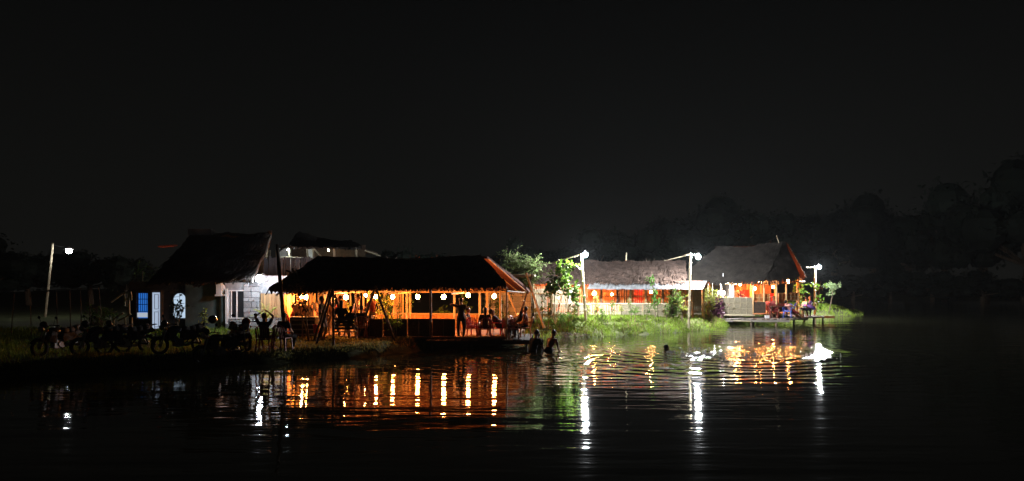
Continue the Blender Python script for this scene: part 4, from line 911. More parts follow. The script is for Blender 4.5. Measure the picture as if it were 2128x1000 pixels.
# ------------------------------------------------------------------ stairs rail, frame, boxes at the left
st = thing('stair_rail', 'pale wooden stair rail left of the blue window', 'railing', (GX(252, 31.5), 31.5, .45), world=True)
for a, b, w in (((268, 608), (268, 655), .08), ((258, 610), (259, 640), .07), ((231, 628), (257, 609), .08), ((258, 609), (273, 608), .09), ((272, 610), (273, 625), .07), ((252, 638), (270, 639), .07), ((236, 663), (256, 650), .07), ((246, 667), (272, 653), .08), ((236, 680), (274, 681), .09), ((259, 626), (272, 615), .06)):
    pa = P(*a, 31.5); pb = P(*b, 31.5); MB().beam(pa, pb, w, w * .8).build('board', BAMBOO_PALE, st)
for u in (236, 260, 274): pole('support', (GX(u, 31.6), 31.6, .3), P(u, 660, 31.6), .045, BAMBOO, st)
ff = thing('open_shed', 'dim open frame of thin bamboo poles behind the leaning lamp post', 'frame', (GX(150, 30), 30, .4), world=True)
for a, b in (((70, 606), (208, 597)), ((60, 617), (110, 603)), ((167, 598), (170, 668)), ((184, 599), (190, 665)), ((205, 597), (215, 650)), ((145, 600), (147, 665)), ((117, 602), (120, 660)), ((30, 605), (22, 680)), ((62, 612), (66, 680)), ((168, 672), (215, 674))):
    pa = P(*a, 30); pb = P(*b, 30)
    if b[1] > 640 and a[1] < 650: pb.z = gz(pb.x, 30) - .1
    pole('bar', pa, pb, .018, BAMBOO_DARK, ff)

cr_ = thing('slatted_cupboard', 'grey slatted wooden cupboard at the left end of the dining hut', 'cupboard', (GX(635, 30.6), 30.6, .47), world=True)
x0, x1 = GX(603, 30.6), GX(656, 30.6); z0, z1 = .45, CH - (661 - HZ) * 30.6 / F
MB().box(((x0 + x1) / 2, 30.85, (z0 + z1) / 2), (x1 - x0, .4, z1 - z0)).build('carcass', WOOD_DK, cr_)
for k in range(4):
    for a, b in ((x0 + .03, (x0 + x1) / 2 - .06), ((x0 + x1) / 2 + .02, x1 - .05)):
        piece('slat', pl, None, cr_, ((a + b) / 2, 30.63, z0 + .12 + k * (z1 - z0 - .16) / 3.2), (0, 0, 0), (b - a, .03, .05))
for x in (x0 + .02, (x0 + x1) / 2 - .02, x1 - .02): piece('upright', pl, None, cr_, (x, 30.6, (z0 + z1) / 2), (0, 0, 0), (.05, .04, z1 - z0))
piece('top_board', pl, None, cr_, ((x0 + x1) / 2, 30.8, z1 + .02), (0, 0, 0), (x1 - x0 + .06, .5, .04))
tb = thing('tilted_board', 'large brown board leaning above the slatted cupboard', 'board', P(625, 660, 31.6))
MB().box((.08, 0, .26), (.75, .04, .52), Matrix.Rotation(-.15, 3, 'X')).build('panel', mat('brown board', (.25, .17, .13), .7), tb)
MB().box((.42, -.04, .2), (.3, .04, .4), Matrix.Rotation(-.15, 3, 'X')).build('panel', mat('grey board', (.38, .34, .3), .7), tb)
def bucket(u, vb, D, r, h, m, label, name, cat):
    o = thing(name, label, cat, P(u, vb, D)); MB().tube([(0, 0, 0), (0, 0, h * .95), (0, 0, h)], [r * .85, r, r * 1.06], 12).build('body', m, o); mb = MB(); mb.torus((0, 0, h), r * 1.05, .012, 'z', 14, 5).build('rim', m, o); return o
bucket(657, 692, 29.6, .13, .33, PL_RED, 'red plastic bucket at the right end of the slatted cupboard', 'bucket', 'bucket')
bucket(677, 693, 30.4, .1, .26, mat('cream plastic', (.7, .5, .28), .5), 'cream pail on the ground behind the standing man', 'bucket', 'bucket')
bucket(775, 663, 31.8, .05, .13, PL_WHITE, 'small white jar on the screen before the man in dark red', 'jar', 'jar')

# ------------------------------------------------------------------ motorbikes
def motorbike(label, u, v, D, rz, paint, sc_=1.0):
    base = P(u, v, D); base.z = gz(base.x, base.y); o = thing('motorbike', label, 'motorbike', base, rz, group='motorbikes parked on the dark bank'); o.scale = (sc_,) * 3
    for x, r in ((-.66, .30), (.66, .30)):
        w = MB().torus((x, 0, r), r - .05, .05, 'y', 24, 8).build('wheel', RUBBER, o, smooth=True)
        rm = MB(); rm.torus((x, 0, r), r - .085, .014, 'y', 20, 6); rm.ball((x, 0, r), .055, 8, 6, (1, 1.4, 1))
        for k in range(12):
            a = PI * 2 * k / 12; rm.tube([(x, 0, r), (x + (r - .09) * math.cos(a), 0, r + (r - .09) * math.sin(a))], .005, 4, False)
        rm.build('rim', ALLOY, w)
        mg = MB(); pts = [(x + (r + .02) * math.cos(a), 0, r + (r + .02) * math.sin(a)) for a in [PI * (.15 + .7 * k / 8) for k in range(9)]]
        for i in range(8): mg.beam(pts[i], pts[i + 1], .11, .015)
        mg.build('mudguard', paint, o)
    f = MB(); f.tube([(.44, 0, .80), (.25, 0, .42), (-.2, 0, .34), (-.35, 0, .52), (-.55, 0, .70)], .028, 7); f.tube([(.44, 0, .86), (.05, 0, .72), (-.35, 0, .62)], .03, 7)
    for s_ in (-1, 1): f.tube([(-.25, s_ * .08, .36), (-.66, s_ * .10, .30)], .022, 6); f.tube([(-.66, s_ * .12, .32), (-.5, s_ * .12, .68)], .025, 6)
    f.build('frame', BLACKP, o)
    e_ = MB(); e_.box((.05, 0, .38), (.34, .22, .24), taper=.8); e_.tube([(.12, 0, .46), (.24, 0, .62)], [.09, .08], 10); e_.tube([(.0, -.14, .36), (.0, .14, .36)], .09, 12)
    for k in range(5): e_.box((.15 + .03 * k * .6, 0, .5 + .03 * k), (.2, .2, .008))
    e_.build('engine', ALLOY, o, smooth=False)
    t_ = MB(); t_.ball((.17, 0, .80), .2, 14, 9, (1.35, .72, .66)); t_.build('tank', paint, o, smooth=True)
    s_ = MB(); pts = [(-.05, .80), (-.3, .78), (-.5, .82), (-.72, .88)]
    for i in range(3): s_.tube([(pts[i][0], 0, pts[i][1]), (pts[i + 1][0], 0, pts[i + 1][1])], [.11, .115], 10)
    s_.ball((-.72, 0, .885), .10, 10, 6, (1, 1, .7)); s_.build('seat', RUBBER, o, smooth=True)
    tl = MB(); tl.box((-.70, 0, .74), (.36, .18, .14), Matrix.Rotation(.25, 3, 'Y'), taper=.8); tl.build('tail_panel', paint, o)
    MB().box((-.90, 0, .76), (.03, .12, .06)).build('tail_lamp', mat('tail lens', (.4, .01, .01), .2, spec=.6), o); MB().box((-.94, 0, .58), (.012, .16, .12), Matrix.Rotation(.2, 3, 'Y')).build('number_plate', WHITE, o)
    fk = MB()
    for s2_ in (-1, 1): fk.tube([(.66, s2_ * .075, .30), (.47, s2_ * .075, .88)], [.028, .022], 7)
    fk.build('fork', CHROME, o)
    hb = MB(); hb.tube([(.34, -.36, 1.0), (.42, -.2, 1.02), (.46, 0, .93), (.42, .2, 1.02), (.34, .36, 1.0)], .014, 6); hb.tube([(.34, -.36, 1.0), (.31, -.45, .99)], .022, 7); hb.tube([(.34, .36, 1.0), (.31, .45, .99)], .022, 7); hb.build('handlebar', BLACKP, o)
    for s2_ in (-1, 1):
        mm = MB(); mm.tube([(.38, s2_ * .28, 1.02), (.40, s2_ * .36, 1.22)], .007, 5); mm.ball((.39, s2_ * .40, 1.25), .065, 10, 7, (.35, 1.1, .75)); mm.build('mirror', BLACKP, o)
    hl = MB().ball((.60, 0, .90), .10, 12, 8, (.8, 1, 1)).build('headlight', CHROME, o, smooth=True); MB().ball((.655, 0, .90), .075, 10, 6, (.4, 1, 1)).build('lens', mat('lamp lens', (.5, .5, .5), .08, spec=.8), hl, smooth=True)
    ex = MB(); ex.tube([(.2, -.12, .45), (.25, -.15, .28), (.0, -.17, .22), (-.35, -.18, .26), (-.8, -.2, .36)], [.022, .022, .03, .05, .055], 9); ex.build('exhaust', CHROME, o, smooth=True)
    for s2_ in (-1, 1):
        sp_ = MB(); sp_.box((-.28, s2_ * .13, .60), (.5, .05, .26), Matrix.Rotation(.15, 3, 'Y'), taper=.75); sp_.box((.30, s2_ * .17, .62), (.26, .06, .34), Matrix.Rotation(-.3, 3, 'Y'), taper=.7); sp_.build('side_panel', paint, o)
        MB().ball((.52, s2_ * .17, .84), .04, 8, 6, (1.3, 1, 1)).build('indicator', mat('amber lens', (.5, .2, .02), .2, spec=.6), o)
    rk = MB(); rk.tube([(-.6, -.1, .9), (-.95, -.1, .95), (-.95, .1, .95), (-.6, .1, .9)], .014, 5); rk.tube([(-.8, -.1, .93), (-.8, .1, .93)], .012, 5); rk.build('luggage_rack', CHROME, o)
    cw = MB(); cw.ball((.52, 0, 1.02), .14, 12, 8, (.7, 1.15, .9)); cw.build('headlight_cowl', paint, o, smooth=True)
    kk = MB(); kk.tube([(0, .1, .3), (-.05, .3, .0)], .014, 5); kk.build('kickstand', BLACKP, o); return o
motorbike('motorbike with a bright headlight glint, farthest left under the leaning lamp post', 122, 738, 24.0, R(-112), BLACKP, .98)
motorbike('very dark motorbike second from the left', 212, 738, 24.0, R(-128), BLUEP)
motorbike('very dark motorbike third from the left, before the stair rail', 262, 737, 24.6, R(-135), BLACKP)
motorbike('motorbike parked below the arched window, between the two leafy plants', 374, 736, 24.4, R(-132), BLUEP, .98)
motorbike('big motorbike with a helmet on it, left of the raised-arms person', 460, 733, 24.8, R(-130), BLACKP, 1.03)
motorbike('rearmost motorbike overlapping the one with the helmet, nearest the raised-arms person', 499, 727, 25.8, R(-48), REDP, .98)
def helmet(u, v, D, label, m, rz):
    p = P(u, v, D); o = thing('helmet', label, 'helmet', p, rz); MB().ball((0, 0, 0), .145, 16, 10, (1.1, .92, 1)).build('shell', m, o, smooth=True); MB().ball((.07, 0, -.02), .13, 12, 8, (.85, .9, .55)).build('visor', mat('visor', (.35, .35, .37), .1, spec=.7), o, smooth=True); return o
helmet(442, 664, 24.9, 'round dark helmet with pale edge on the big motorbike', BLACKP, 1.2); helmet(508, 678, 25.6, 'dark helmet on the rearmost motorbike', BLACKP, 2.4)

# ------------------------------------------------------------------ chairs and tables
def make_chair(m):
    """monobloc plastic chair facing +y"""
    parts = []
    se = MB(); se.box((0, 0, .43), (.44, .42, .025)); se.box((0, .215, .42), (.42, .02, .05)); parts.append(('seat', se, m))
    bk = MB(); rot = Matrix.Rotation(.22, 3, 'X')
    for k in range(7):
        a = (k - 3) / 3; bk.beam((a * .19, -.20 + .02 * (1 - a * a) * -1, .45), (a * .21, -.31 - .04 * (1 - a * a), .84 - .03 * a * a), .042, .014, (0, 1, 0))
    pts = [(-.22, -.27, .80), (-.12, -.32, .87), (0, -.34, .885), (.12, -.32, .87), (.22, -.27, .80)]
    bk.tube(pts, .022, 6); bk.tube([(-.22, -.2, .44), (-.22, -.27, .80)], .02, 6); bk.tube([(.22, -.2, .44), (.22, -.27, .80)], .02, 6); parts.append(('backrest', bk, m))
    for s_ in (-1, 1):
        ar = MB(); ar.tube([(s_ * .23, -.26, .66), (s_ * .25, -.05, .67), (s_ * .25, .16, .65), (s_ * .24, .2, .6), (s_ * .235, .2, .43)], .02, 6); parts.append(('armrest', ar, m))
        for y in (-.2, .2):
            lg = MB(); lg.beam((s_ * .2, y, .43), (s_ * .235, y * 1.15, 0), .045, .03); parts.append(('leg', lg, m))
    out = []
    for nm, mb, mm in parts:
        me = bpy.data.meshes.new(nm); me.from_pydata(mb.v, [], mb.f); me.materials.append(mm); out.append((nm, me))
    return out
CH_ = {}
def chair(u, D, z, rz, m, label, grp='plastic chairs on the decks', sc_=1.0):
    if m.name not in CH_: CH_[m.name] = make_chair(m)
    o = thing('plastic_chair', label, 'chair', (GX(u, D), D, z), rz, group=grp); o.scale = (sc_,) * 3
    for nm, me in CH_[m.name]: piece(nm, me, None, o, (0, 0, 0))
    return o
def table(x, y, z, w, d, h, m, label, rz=0):
    o = thing('table', label, 'table', (x, y, z), rz); MB().box((0, 0, h - .02), (w, d, .04)).build('top', m, o)
    for a in (-1, 1):
        for b_ in (-1, 1): MB().beam((a * (w / 2 - .05), b_ * (d / 2 - .05), 0), (a * (w / 2 - .05), b_ * (d / 2 - .05), h - .04), .05, .05, (0, 1, 0)).build('leg', m, o)
    return o
chair(985, 31.2, DZ, R(-20), PL_RED, 'bright red plastic chair just right of the person with the raised elbow')
chair(1032, 31.1, DZ, R(-75), PL_RED, 'bright red chair seen from the side with a sleeper lounging in it')
chair(1008, 30.9, DZ, R(10), PL_MAROON, 'dark maroon chair between the two bright red chairs')
chair(1055, 31.4, DZ, R(30), PL_MAROON, 'dark maroon chair under the lounging person in black')
chair(1076, 32.0, DZ, R(-110), PL_BROWN, 'brown chair with a white cloth over its back')
chair(1092, 31.5, DZ, R(85), PL_ORANGE, 'orange-brown chair at the right end of the crowded deck')
chair(1062, 30.8, DZ, R(-60), PL_BROWN, 'brown chair at the front edge of the crowded deck')
table(GX(1020, 32.3), 32.3, DZ, 1.1, .7, .72, WOOD_DK, 'dark table among the red chairs of the crowded deck')
cl = thing('white_cloth', 'crumpled white cloth over the brown chair on the crowded deck', 'cloth', P(1081, 654, 32.1))
mb = MB()
for _ in range(7): mb.ball((random.uniform(-.16, .16), random.uniform(-.08, .08), random.uniform(-.04, .04)), random.uniform(.08, .12), 8, 6, (1.2, .9, .7))
mb.build('cloth', CLOTH_W, cl, smooth=True)
z2 = .40
chair(1600, 46.2, z2, R(-40), PL_MAROON, 'maroon chair at the left end of the plank deck'); chair(1607, 45.3, z2, R(170), PL_MAROON, 'maroon chair in front, facing the hut, on the plank deck'); chair(1618, 46.0, z2, R(20), PL_MAROON, 'maroon chair beside the dark table on the plank deck')
chair(1637, 45.4, z2, R(150), PL_BLUE, 'blue plastic chair nearest the water on the plank deck'); chair(1643, 46.8, z2, R(60), PL_BLUE, 'blue chair behind the lying people on the plank deck'); chair(1664, 47.0, z2, R(100), mat('mint plastic', (.45, .6, .5), .4), 'pale mint chair beside the purple parasol'); chair(1676, 47.2, z2, R(70), PL_WHITE, 'white chair under the folded purple parasol')
tt = table(GX(1620, 45.7), 45.75, z2, 1.3, .8, .72, WOOD_DK, 'dark cloth-covered table on the plank deck')
for u, D, z, n_, lb in ((1621, 45.7, z2 + .72, 0, 'glass bottle on the dark table of the plank deck'), (1017, 32.2, DZ + .72, 0, 'left bottle on the table of the crowded deck'), (1024, 32.3, DZ + .72, 0, 'right bottle on the table of the crowded deck')):
    o = thing('bottle', lb, 'bottle', (GX(u, D), D, z)); MB().tube([(0, 0, 0), (0, 0, .16), (0, 0, .2), (0, 0, .27)], [.035, .035, .014, .014], 9).build('body', mat('green glass', (.03, .12, .04), .1, spec=.7), o)
pu = thing('purple_parasol', 'small tilted purple parasol over the right end of the plank deck', 'parasol', P(1681, 634, 47.0))
mb = MB(); N = 12; rot = Matrix.Rotation(.35, 3, 'Y'); vs_ = [rot @ Vector((0, 0, .12))]; 
for ring_, (rr, zz) in enumerate(((.22, .08), (.42, -.04), (.5, -.16))):
    for k in range(N): a = 2 * PI * k / N; vs_.append(rot @ Vector((rr * math.cos(a), rr * math.sin(a), zz - (.03 if ring_ == 2 and k % 2 else 0))))
fs_ = [(0, 1 + k, 1 + (k + 1) % N) for k in range(N)] + [(1 + q * N + k, 1 + (q + 1) * N + k, 1 + (q + 1) * N + (k + 1) % N, 1 + q * N + (k + 1) % N) for q in range(2) for k in range(N)]
mb.add(vs_, fs_); mb.build('canopy', mat('purple fabric', (.22, .14, .55), .8), pu); MB().tube([rot @ Vector((0, 0, .1)), (-.05, 0, -.68)], .014, 6).build('shaft', ALLOY, pu)
bx = thing('speaker_box', 'white cooler box on the rail of the waterside hut deck', 'box', P(1594, 648, 45.3)); MB().box((0, 0, 0), (.24, .2, .14)).build('body', PL_WHITE, bx); MB().box((0, 0, .085), (.26, .22, .03)).build('lid', PL_WHITE, bx); bx.location.z = .4 + .07
bx.name = 'cooler_box'
ta = table(GX(640, 32.4), 32.4, .47, 1.1, .7, .74, WOOD, 'dining table under the leftmost pair of lanterns'); tc_ = table(GX(752, 32.8), 32.8, .47, 1.3, .8, .74, WOOD, 'dining table between the shirtless man and the man in dark red')

# ------------------------------------------------------------------ people
def mk_mat_skin(i): return mat('skin %d' % i, [(.30, .16, .09), (.24, .12, .07), (.36, .2, .12)][i], .55, .12, 12, .1)
def ik(a, tgt, l1, l2, pole_):
    a = Vector(a); t = Vector(tgt); d = t - a; L = min(d.length, (l1 + l2) * .995); L = max(L, abs(l1 - l2) + .02); dn = d.normalized()
    end = a + dn * L; c = (l1 * l1 + L * L - l2 * l2) / (2 * l1 * L); c = max(-1, min(1, c)); s_ = math.sqrt(1 - c * c)
    pv = Vector(pole_); pv = pv - dn * pv.dot(dn); pv = pv.normalized() if pv.length > 1e-4 else Vector((0, 1, 0))
    return a + dn * l1 * c + pv * l1 * s_, end
def capsule(mb, p0, p1, r0, r1, n=10):
    mb.ball(p0, r0, n, 7); mb.ball(p1, r1, n, 7); mb.tube([p0, p1], [r0, r1], n)
TMPC = bpy.data.collections.new('tmp')
def remeshed(name, mb, vox):
    me = bpy.data.meshes.new(name); me.from_pydata(mb.v, [], mb.f); me.update(); o = bpy.data.objects.new('tmp', me)
    bm = bmesh.new(); bm.from_mesh(me); bmesh.ops.recalc_face_normals(bm, faces=bm.faces); bm.to_mesh(me); bm.free()
    sc2.collection.objects.link(o); m = o.modifiers.new('r', 'REMESH'); m.mode = 'VOXEL'; m.voxel_size = vox; m.use_smooth_shade = True
    s_ = o.modifiers.new('s', 'SMOOTH'); s_.factor = .5; s_.iterations = 2
    vl = sc2.view_layers[0]; vl.update(); dg = vl.depsgraph
    r = bpy.data.meshes.new_from_object(o.evaluated_get(dg), depsgraph=dg); bpy.data.objects.remove(o); bpy.data.meshes.remove(me)
    r.name = name; r.materials.clear(); return r
sc2 = bpy.data.scenes.new('workbench')
def hand(mb, wrist, d, side, nrm, curl=.5, s=1.0):
    """palm, four unequal bent fingers and a thumb from the palm's side; d = pointing direction"""
    d = Vector(d).normalized(); side = Vector(side); side = (side - d * side.dot(d)).normalized(); nn = d.cross(side)
    if nn.dot(Vector(nrm)) < 0: nn = -nn
    palm = wrist + d * .045 * s; rot = Matrix((side, d, nn)).transposed(); mb.ball(palm, .045 * s, 8, 6, (.85, 1.15, .42), rot)
    for k, (L, o_) in enumerate(((.068, -.03), (.078, -.01), (.073, .01), (.058, .029))):
        a = wrist + d * .085 * s + side * o_ * s; b_ = a + (d - nn * -curl * .4).normalized() * L * .5 * s; c = b_ + (d + nn * curl * 1.1).normalized() * L * .55 * s
        mb.tube([a - d * .02 * s, b_, c], [.0095 * s, .0085 * s, .006 * s], 6)
    a = wrist + d * .03 * s - side * .03 * s; b_ = a + (d * .6 - side * .8).normalized() * .035 * s; c = b_ + (d * .9 - side * .2 + nn * curl * .5).normalized() * .032 * s
    mb.tube([a, b_, c], [.013 * s, .011 * s, .008 * s], 6)
NP = [0]
def person(label, loc, rz, hip=.92, lean=0, leanx=0, hands=((-.24, .02, .82), (.24, .02, .82)), feet=((-.1, .05, .0), (.1, .0, .0)), kpole=(0, 1, .1), epole=(0, -1, -.2),
           head=(0, 0), top=(.05, .05, .05), bottom=(.05, .05, .06), skin=0, hair='short', s=1.0, group=None, cat='person', longleg=False, sleeve=.55, shoes=False, cap=None):
    NP[0] += 1; o = thing('person', label, cat, loc, rz, group=group); o.scale = (s,) * 3
    up_ = Vector((math.sin(R(leanx)), math.sin(R(lean)), math.cos(R(lean)) * math.cos(R(leanx)))).normalized()
    pv = Vector((0, 0, hip)); fw = Vector((0, 1, 0)); fw = (fw - up_ * fw.dot(up_)).normalized(); sd = fw.cross(up_)
    waist = pv + up_ * .16; chest = pv + up_ * .34; neck = pv + up_ * .50; hy, hp = R(head[0]), R(head[1])
    hd_up = (up_ * math.cos(hp) + fw * math.sin(hp)).normalized() if abs(lean) < 50 else up_
    nk = neck + (up_ * .6 + Vector((0, 0, .4))).normalized() * .062; hc = nk + (hd_up * .7 + Vector((0, 0, .3)) if abs(lean) < 50 else hd_up) * .118
    face = (fw * math.cos(hy) + sd * math.sin(hy)) * math.cos(hp) - hd_up * math.sin(hp) * .6; face = (face - hd_up * face.dot(hd_up)).normalized(); fs = face.cross(hd_up)
    B = MB(); SK = mk_mat_skin(skin)
    B.ball(pv, .145, 12, 8, (1.08, .78, .8)); rotT = Matrix((sd, fw, up_)).transposed()
    B.ball(waist, .13, 12, 8, (1.0, .74, 1.1), rotT); B.ball(chest, .155, 12, 8, (1.05, .72, 1.1), rotT); B.tube([pv, waist, chest, neck - up_ * .03], [.125, .115, .13, .07], 12)
    capsule(B, neck - up_ * .06, nk + up_ * .02, .072, .060)
    rotH = Matrix((fs, face, hd_up)).transposed(); B.ball(hc + hd_up * .02, .105, 14, 10, (.78, .95, 1.1), rotH); B.ball(hc - hd_up * .055 + face * .02, .072, 10, 8, (.8, .95, .8), rotH)
    sh_, ha_, hp_, ft_ = [], [], [], []
    arms = []; legs = []
    for k, sg in enumerate((-1, 1)):
        shd = neck - up_ * .055 + sd * sg * .175; capsule(B, neck - up_ * .06 + sd * sg * .06, shd, .062, .058)
        tg = Vector(hands[k]); ep = Vector(epole) + sd * sg * .5; el, wr = ik(shd, tg, .28, .25, ep)
        capsule(B, shd, el, .054, .040); capsule(B, el, wr, .041, .028); arms.append((shd, el, wr))
        hj = pv + sd * sg * .088 - up_ * .03; kp = Vector(kpole) + sd * sg * .35; kn, an = ik(hj, Vector(feet[k]) + Vector((0, 0, .08)), .43, .41, kp)
        capsule(B, hj, kn, .085, .058); capsule(B, kn, an, .058, .038); B.ball(kn.lerp(an, .3) + Vector((0, -.01, 0)), .056, 8, 6)
        fdir = Vector((fw.x, fw.y, 0)) if abs(an.z - .08) < .15 else (Vector((fw.x, fw.y, 0)) + Vector((0, 0, .3))); fdir = fdir.normalized() if fdir.length > .1 else Vector((0, 1, 0))
        capsule(B, an - fdir * .04 - Vector((0, 0, .04)), an + fdir * .15 - Vector((0, 0, .055)), .036, .028); legs.append((hj, kn, an))
    # face relief
    B.tube([hc + face * .092 + hd_up * .035, hc + face * .118 - hd_up * .012], [.012, .02], 6); B.ball(hc + face * .095 - hd_up * .05, .022, 8, 6, (1.3, .7, .6), rotH)
    for sg in (-1, 1): B.ball(hc + fs * sg * .083 - face * .005, .022, 8, 6, (.5, .8, 1.3), rotH)
    me = remeshed('body', B, .019)
    X = MB(); 
    for k, (sd_, el, wr) in enumerate(arms): hand(X, wr, (wr - el).normalized() + Vector((0, 0, -.1)), Vector((0, 1, .2)), sd * (1 if k == 0 else -1), .6)
    bm = bmesh.new(); bm.from_mesh(me); m2 = bpy.data.meshes.new('x'); m2.from_pydata(X.v, [], X.f); bm.from_mesh(m2); bm.to_mesh(me); bm.free(); bpy.data.meshes.remove(m2)
    me.polygons.foreach_set('use_smooth', [True] * len(me.polygons)); me.materials.append(SK); piece('body', me, None, o, (0, 0, 0))
    ey = MB()
    for sg in (-1, 1): ey.ball(hc + fs * sg * .032 + face * .094 + hd_up * .018, .013, 8, 6)
    ey.build('eyes', mat('eye', (.05, .04, .035), .2), o)
    if hair:
        H = MB(); H.ball(hc + hd_up * .045 - face * .018, .112, 14, 9, (.84, .98, .98), rotH)
        if hair == 'long': capsule(H, hc - face * .05, neck - fw * .09 - up_ * .05, .085, .05)
        if hair == 'bun': H.ball(hc - face * .1 + hd_up * .07, .05, 8, 6)
        hm = remeshed('hair', H, .022); hm.materials.append(mat('hair', (.012, .010, .009), .5)); piece('hair', hm, None, o, (0, 0, 0))
    if cap:
        K = MB(); K.ball(hc + hd_up * .055 - face * .01, .116, 14, 9, (.86, 1, .85), rotH); K.beam(hc + face * .09 + hd_up * .06, hc + face * .18 + hd_up * .045, .14, .012, hd_up); K.build('cap', mat('cap cloth', cap, .8), o, smooth=True)
    if top is not None:
        T = MB(); T.ball(chest, .17, 12, 8, (1.05, .75, 1.08), rotT); T.ball(waist, .148, 12, 8, (1.0, .78, 1.1), rotT); T.tube([pv - up_ * .02, waist, chest, neck - up_ * .035], [.145, .135, .148, .085], 14)
        for sd_, el, wr in arms:
            capsule(T, neck - up_ * .07, sd_, .078, .072); capsule(T, sd_, sd_.lerp(el, min(1, sleeve)), .07, .058)
            if sleeve > 1: capsule(T, el, el.lerp(wr, .9), .055, .04)
        tm = remeshed('shirt', T, .021); tm.materials.append(mat('cloth %.2f %.2f %.2f' % top, top, .9, .15, 8, .3)); piece('shirt', tm, None, o, (0, 0, 0))
    if bottom is not None:
        T = MB(); T.ball(pv, .158, 12, 8, (1.08, .8, .8)); T.tube([pv - up_ * .03, pv + up_ * .09], [.15, .135], 14)
        for hj, kn, an in legs:
            capsule(T, hj, hj.lerp(kn, .92 if not longleg else 1), .099, .076)
            if longleg: capsule(T, kn, an.lerp(kn, .08), .072, .052)
        tm = remeshed('trousers' if longleg else 'shorts', T, .021); tm.materials.append(mat('cloth %.2f %.2f %.2f' % bottom, bottom, .9, .15, 8, .3)); piece('trousers' if longleg else 'shorts', tm, None, o, (0, 0, 0))
    return o
SIT = dict(hip=.50, feet=((-.12, .42, 0), (.12, .45, 0)), hands=((-.2, .3, .62), (.2, .3, .62)))
def at(u, D, z): return (GX(u, D), D, z)
def sit(**k): d = dict(SIT); d.update(k); return d
# on the dark bank
bz = gz(GX(550, 25.6), 25.6)
chair(549, 25.5, bz, R(5), PL_MAROON, 'dark chair under the person with raised arms', 'dark chairs on the bank'); chair(588, 25.8, bz, R(-15), PL_MAROON, 'dark chair under the seated person beside the leaning pole', 'dark chairs on the bank')
person('person seated with both hands raised behind the head, before the young palm', at(549, 25.55, bz), R(5), **sit(hands=((-.13, -.06, 1.32), (.13, -.06, 1.36))), epole=(0, .1, 1), top=(.03, .03, .035), hair='bun')
person('person seated in a dark shirt beside the foot of the leaning dark pole', at(588, 25.85, bz), R(-15), **sit(lean=6), top=(.03, .03, .03), bottom=(.03, .03, .04), longleg=True)
person('person standing in a dark shirt and grey trousers before the lit planks', at(669, 29.9, .46), R(-100), top=(.02, .03, .025), bottom=(.16, .16, .16), longleg=True, hands=((-.2, .1, .85), (.2, .28, 1.0)), s=.98)
person('person in a pale dress-like shirt bending behind the standing man', at(690, 31.2, .46), R(60), top=(.5, .36, .25), bottom=(.4, .3, .22), longleg=True, lean=18, hair='long', s=.92)
person('person in a red top reaching sideways behind the swing poles', at(706, 31.6, .46), R(110), top=(.42, .05, .05), bottom=(.05, .05, .05), longleg=True, hands=((-.3, .4, 1.0), (.3, .4, 1.0)), s=.97)
person('person sitting with the back to us on the left of the swing bench', at(709, 28.55, .46 + .33), R(8), **sit(hip=.5, feet=((-.1, .25, -.2), (.1, .3, -.2))), top=(.035, .045, .05), hair='long', s=.95)
person('person sitting with the back to us on the right of the swing bench', at(727, 28.55, .46 + .25), R(-10), **sit(hip=.5, feet=((-.1, .25, -.2), (.15, .35, -.2))), top=(.03, .035, .04), s=.85, lean=14)
chair(751, 30.2, .46, R(10), PL_BROWN, 'brown chair under the person in black before the dark front screen', 'dark chairs on the bank')
person('person in black seated before the dark screen, back to us', at(751, 30.2, .47), R(10), **sit(), top=(.015, .015, .02), bottom=(.2, .22, .3))
person('shirtless person leaning over the table under the lit planks', at(738, 32.2, .47), R(-80), top=None, bottom=(.2, .08, .03), lean=12, hands=((-.2, .35, .95), (.2, .35, .95)), skin=2)
person('person in a dark red t-shirt reaching forward with both arms', at(774, 32.2, .47), R(60), top=(.16, .03, .02), bottom=(.05, .04, .04), hands=((-.15, .42, .98), (.15, .42, .98)), lean=4, skin=2)
chair(612, 31.8, .47, R(-70), PL_RED, 'red chair at the left end of the dining table', 'chairs in the dining hut')
person('person in red seated at the left end of the dining table', at(611, 31.8, .47), R(-70), **sit(), top=(.5, .12, .1), skin=1)
person('person seated in a pale shirt facing us over the dining table', at(624, 32.8, .47), R(180), **sit(), top=(.5, .45, .4), skin=2)
person('person seated with dark hair in profile at the dining table', at(650, 33.3, .47), R(90), **sit(), top=(.45, .2, .12), skin=1, hair='long')
person('second person in profile at the right of the dining table', at(658, 33.6, .47), R(110), **sit(hip=.56), top=(.1, .05, .04), skin=2)
# crowded deck
person('person standing with a raised elbow and a hand on the hip at the deck edge', at(958, 30.9, DZ), R(0), top=(.012, .012, .014), bottom=(.02, .02, .025), longleg=True, hands=((-.19, -.02, 1.42), (.2, .1, .95)), epole=(-.6, -.1, .1), s=1.0)
person('person seated low in patterned shorts beside the standing one', at(972, 31.4, DZ), R(-95), **sit(), top=(.02, .015, .015), bottom=(.2, .16, .2))
person('person in dark clothes seated in the maroon chair on the deck', at(1008, 31.0, DZ), R(10), **sit(), top=(.03, .012, .012), bottom=(.03, .02, .02), hair='long')
person('person lounging in the bright red chair with legs stretched on the brown one', at(1038, 31.15, DZ), R(-88), hip=.52, lean=-32, feet=((-.1, .82, .52), (.1, .85, .48)), hands=((-.22, .3, .62), (.22, .32, .62)), top=(.04, .03, .06), bottom=(.05, .03, .03), skin=1)
person('person in black lounging back on the brown chair with one arm thrown up', at(1074, 31.7, DZ), R(80), hip=.54, lean=-24, feet=((-.12, .8, .45), (.12, .7, .4)), hands=((-.15, -.3, 1.45), (.25, .25, .7)), epole=(0, 0, 1), top=(.02, .02, .025), bottom=(.02, .02, .03), longleg=True)
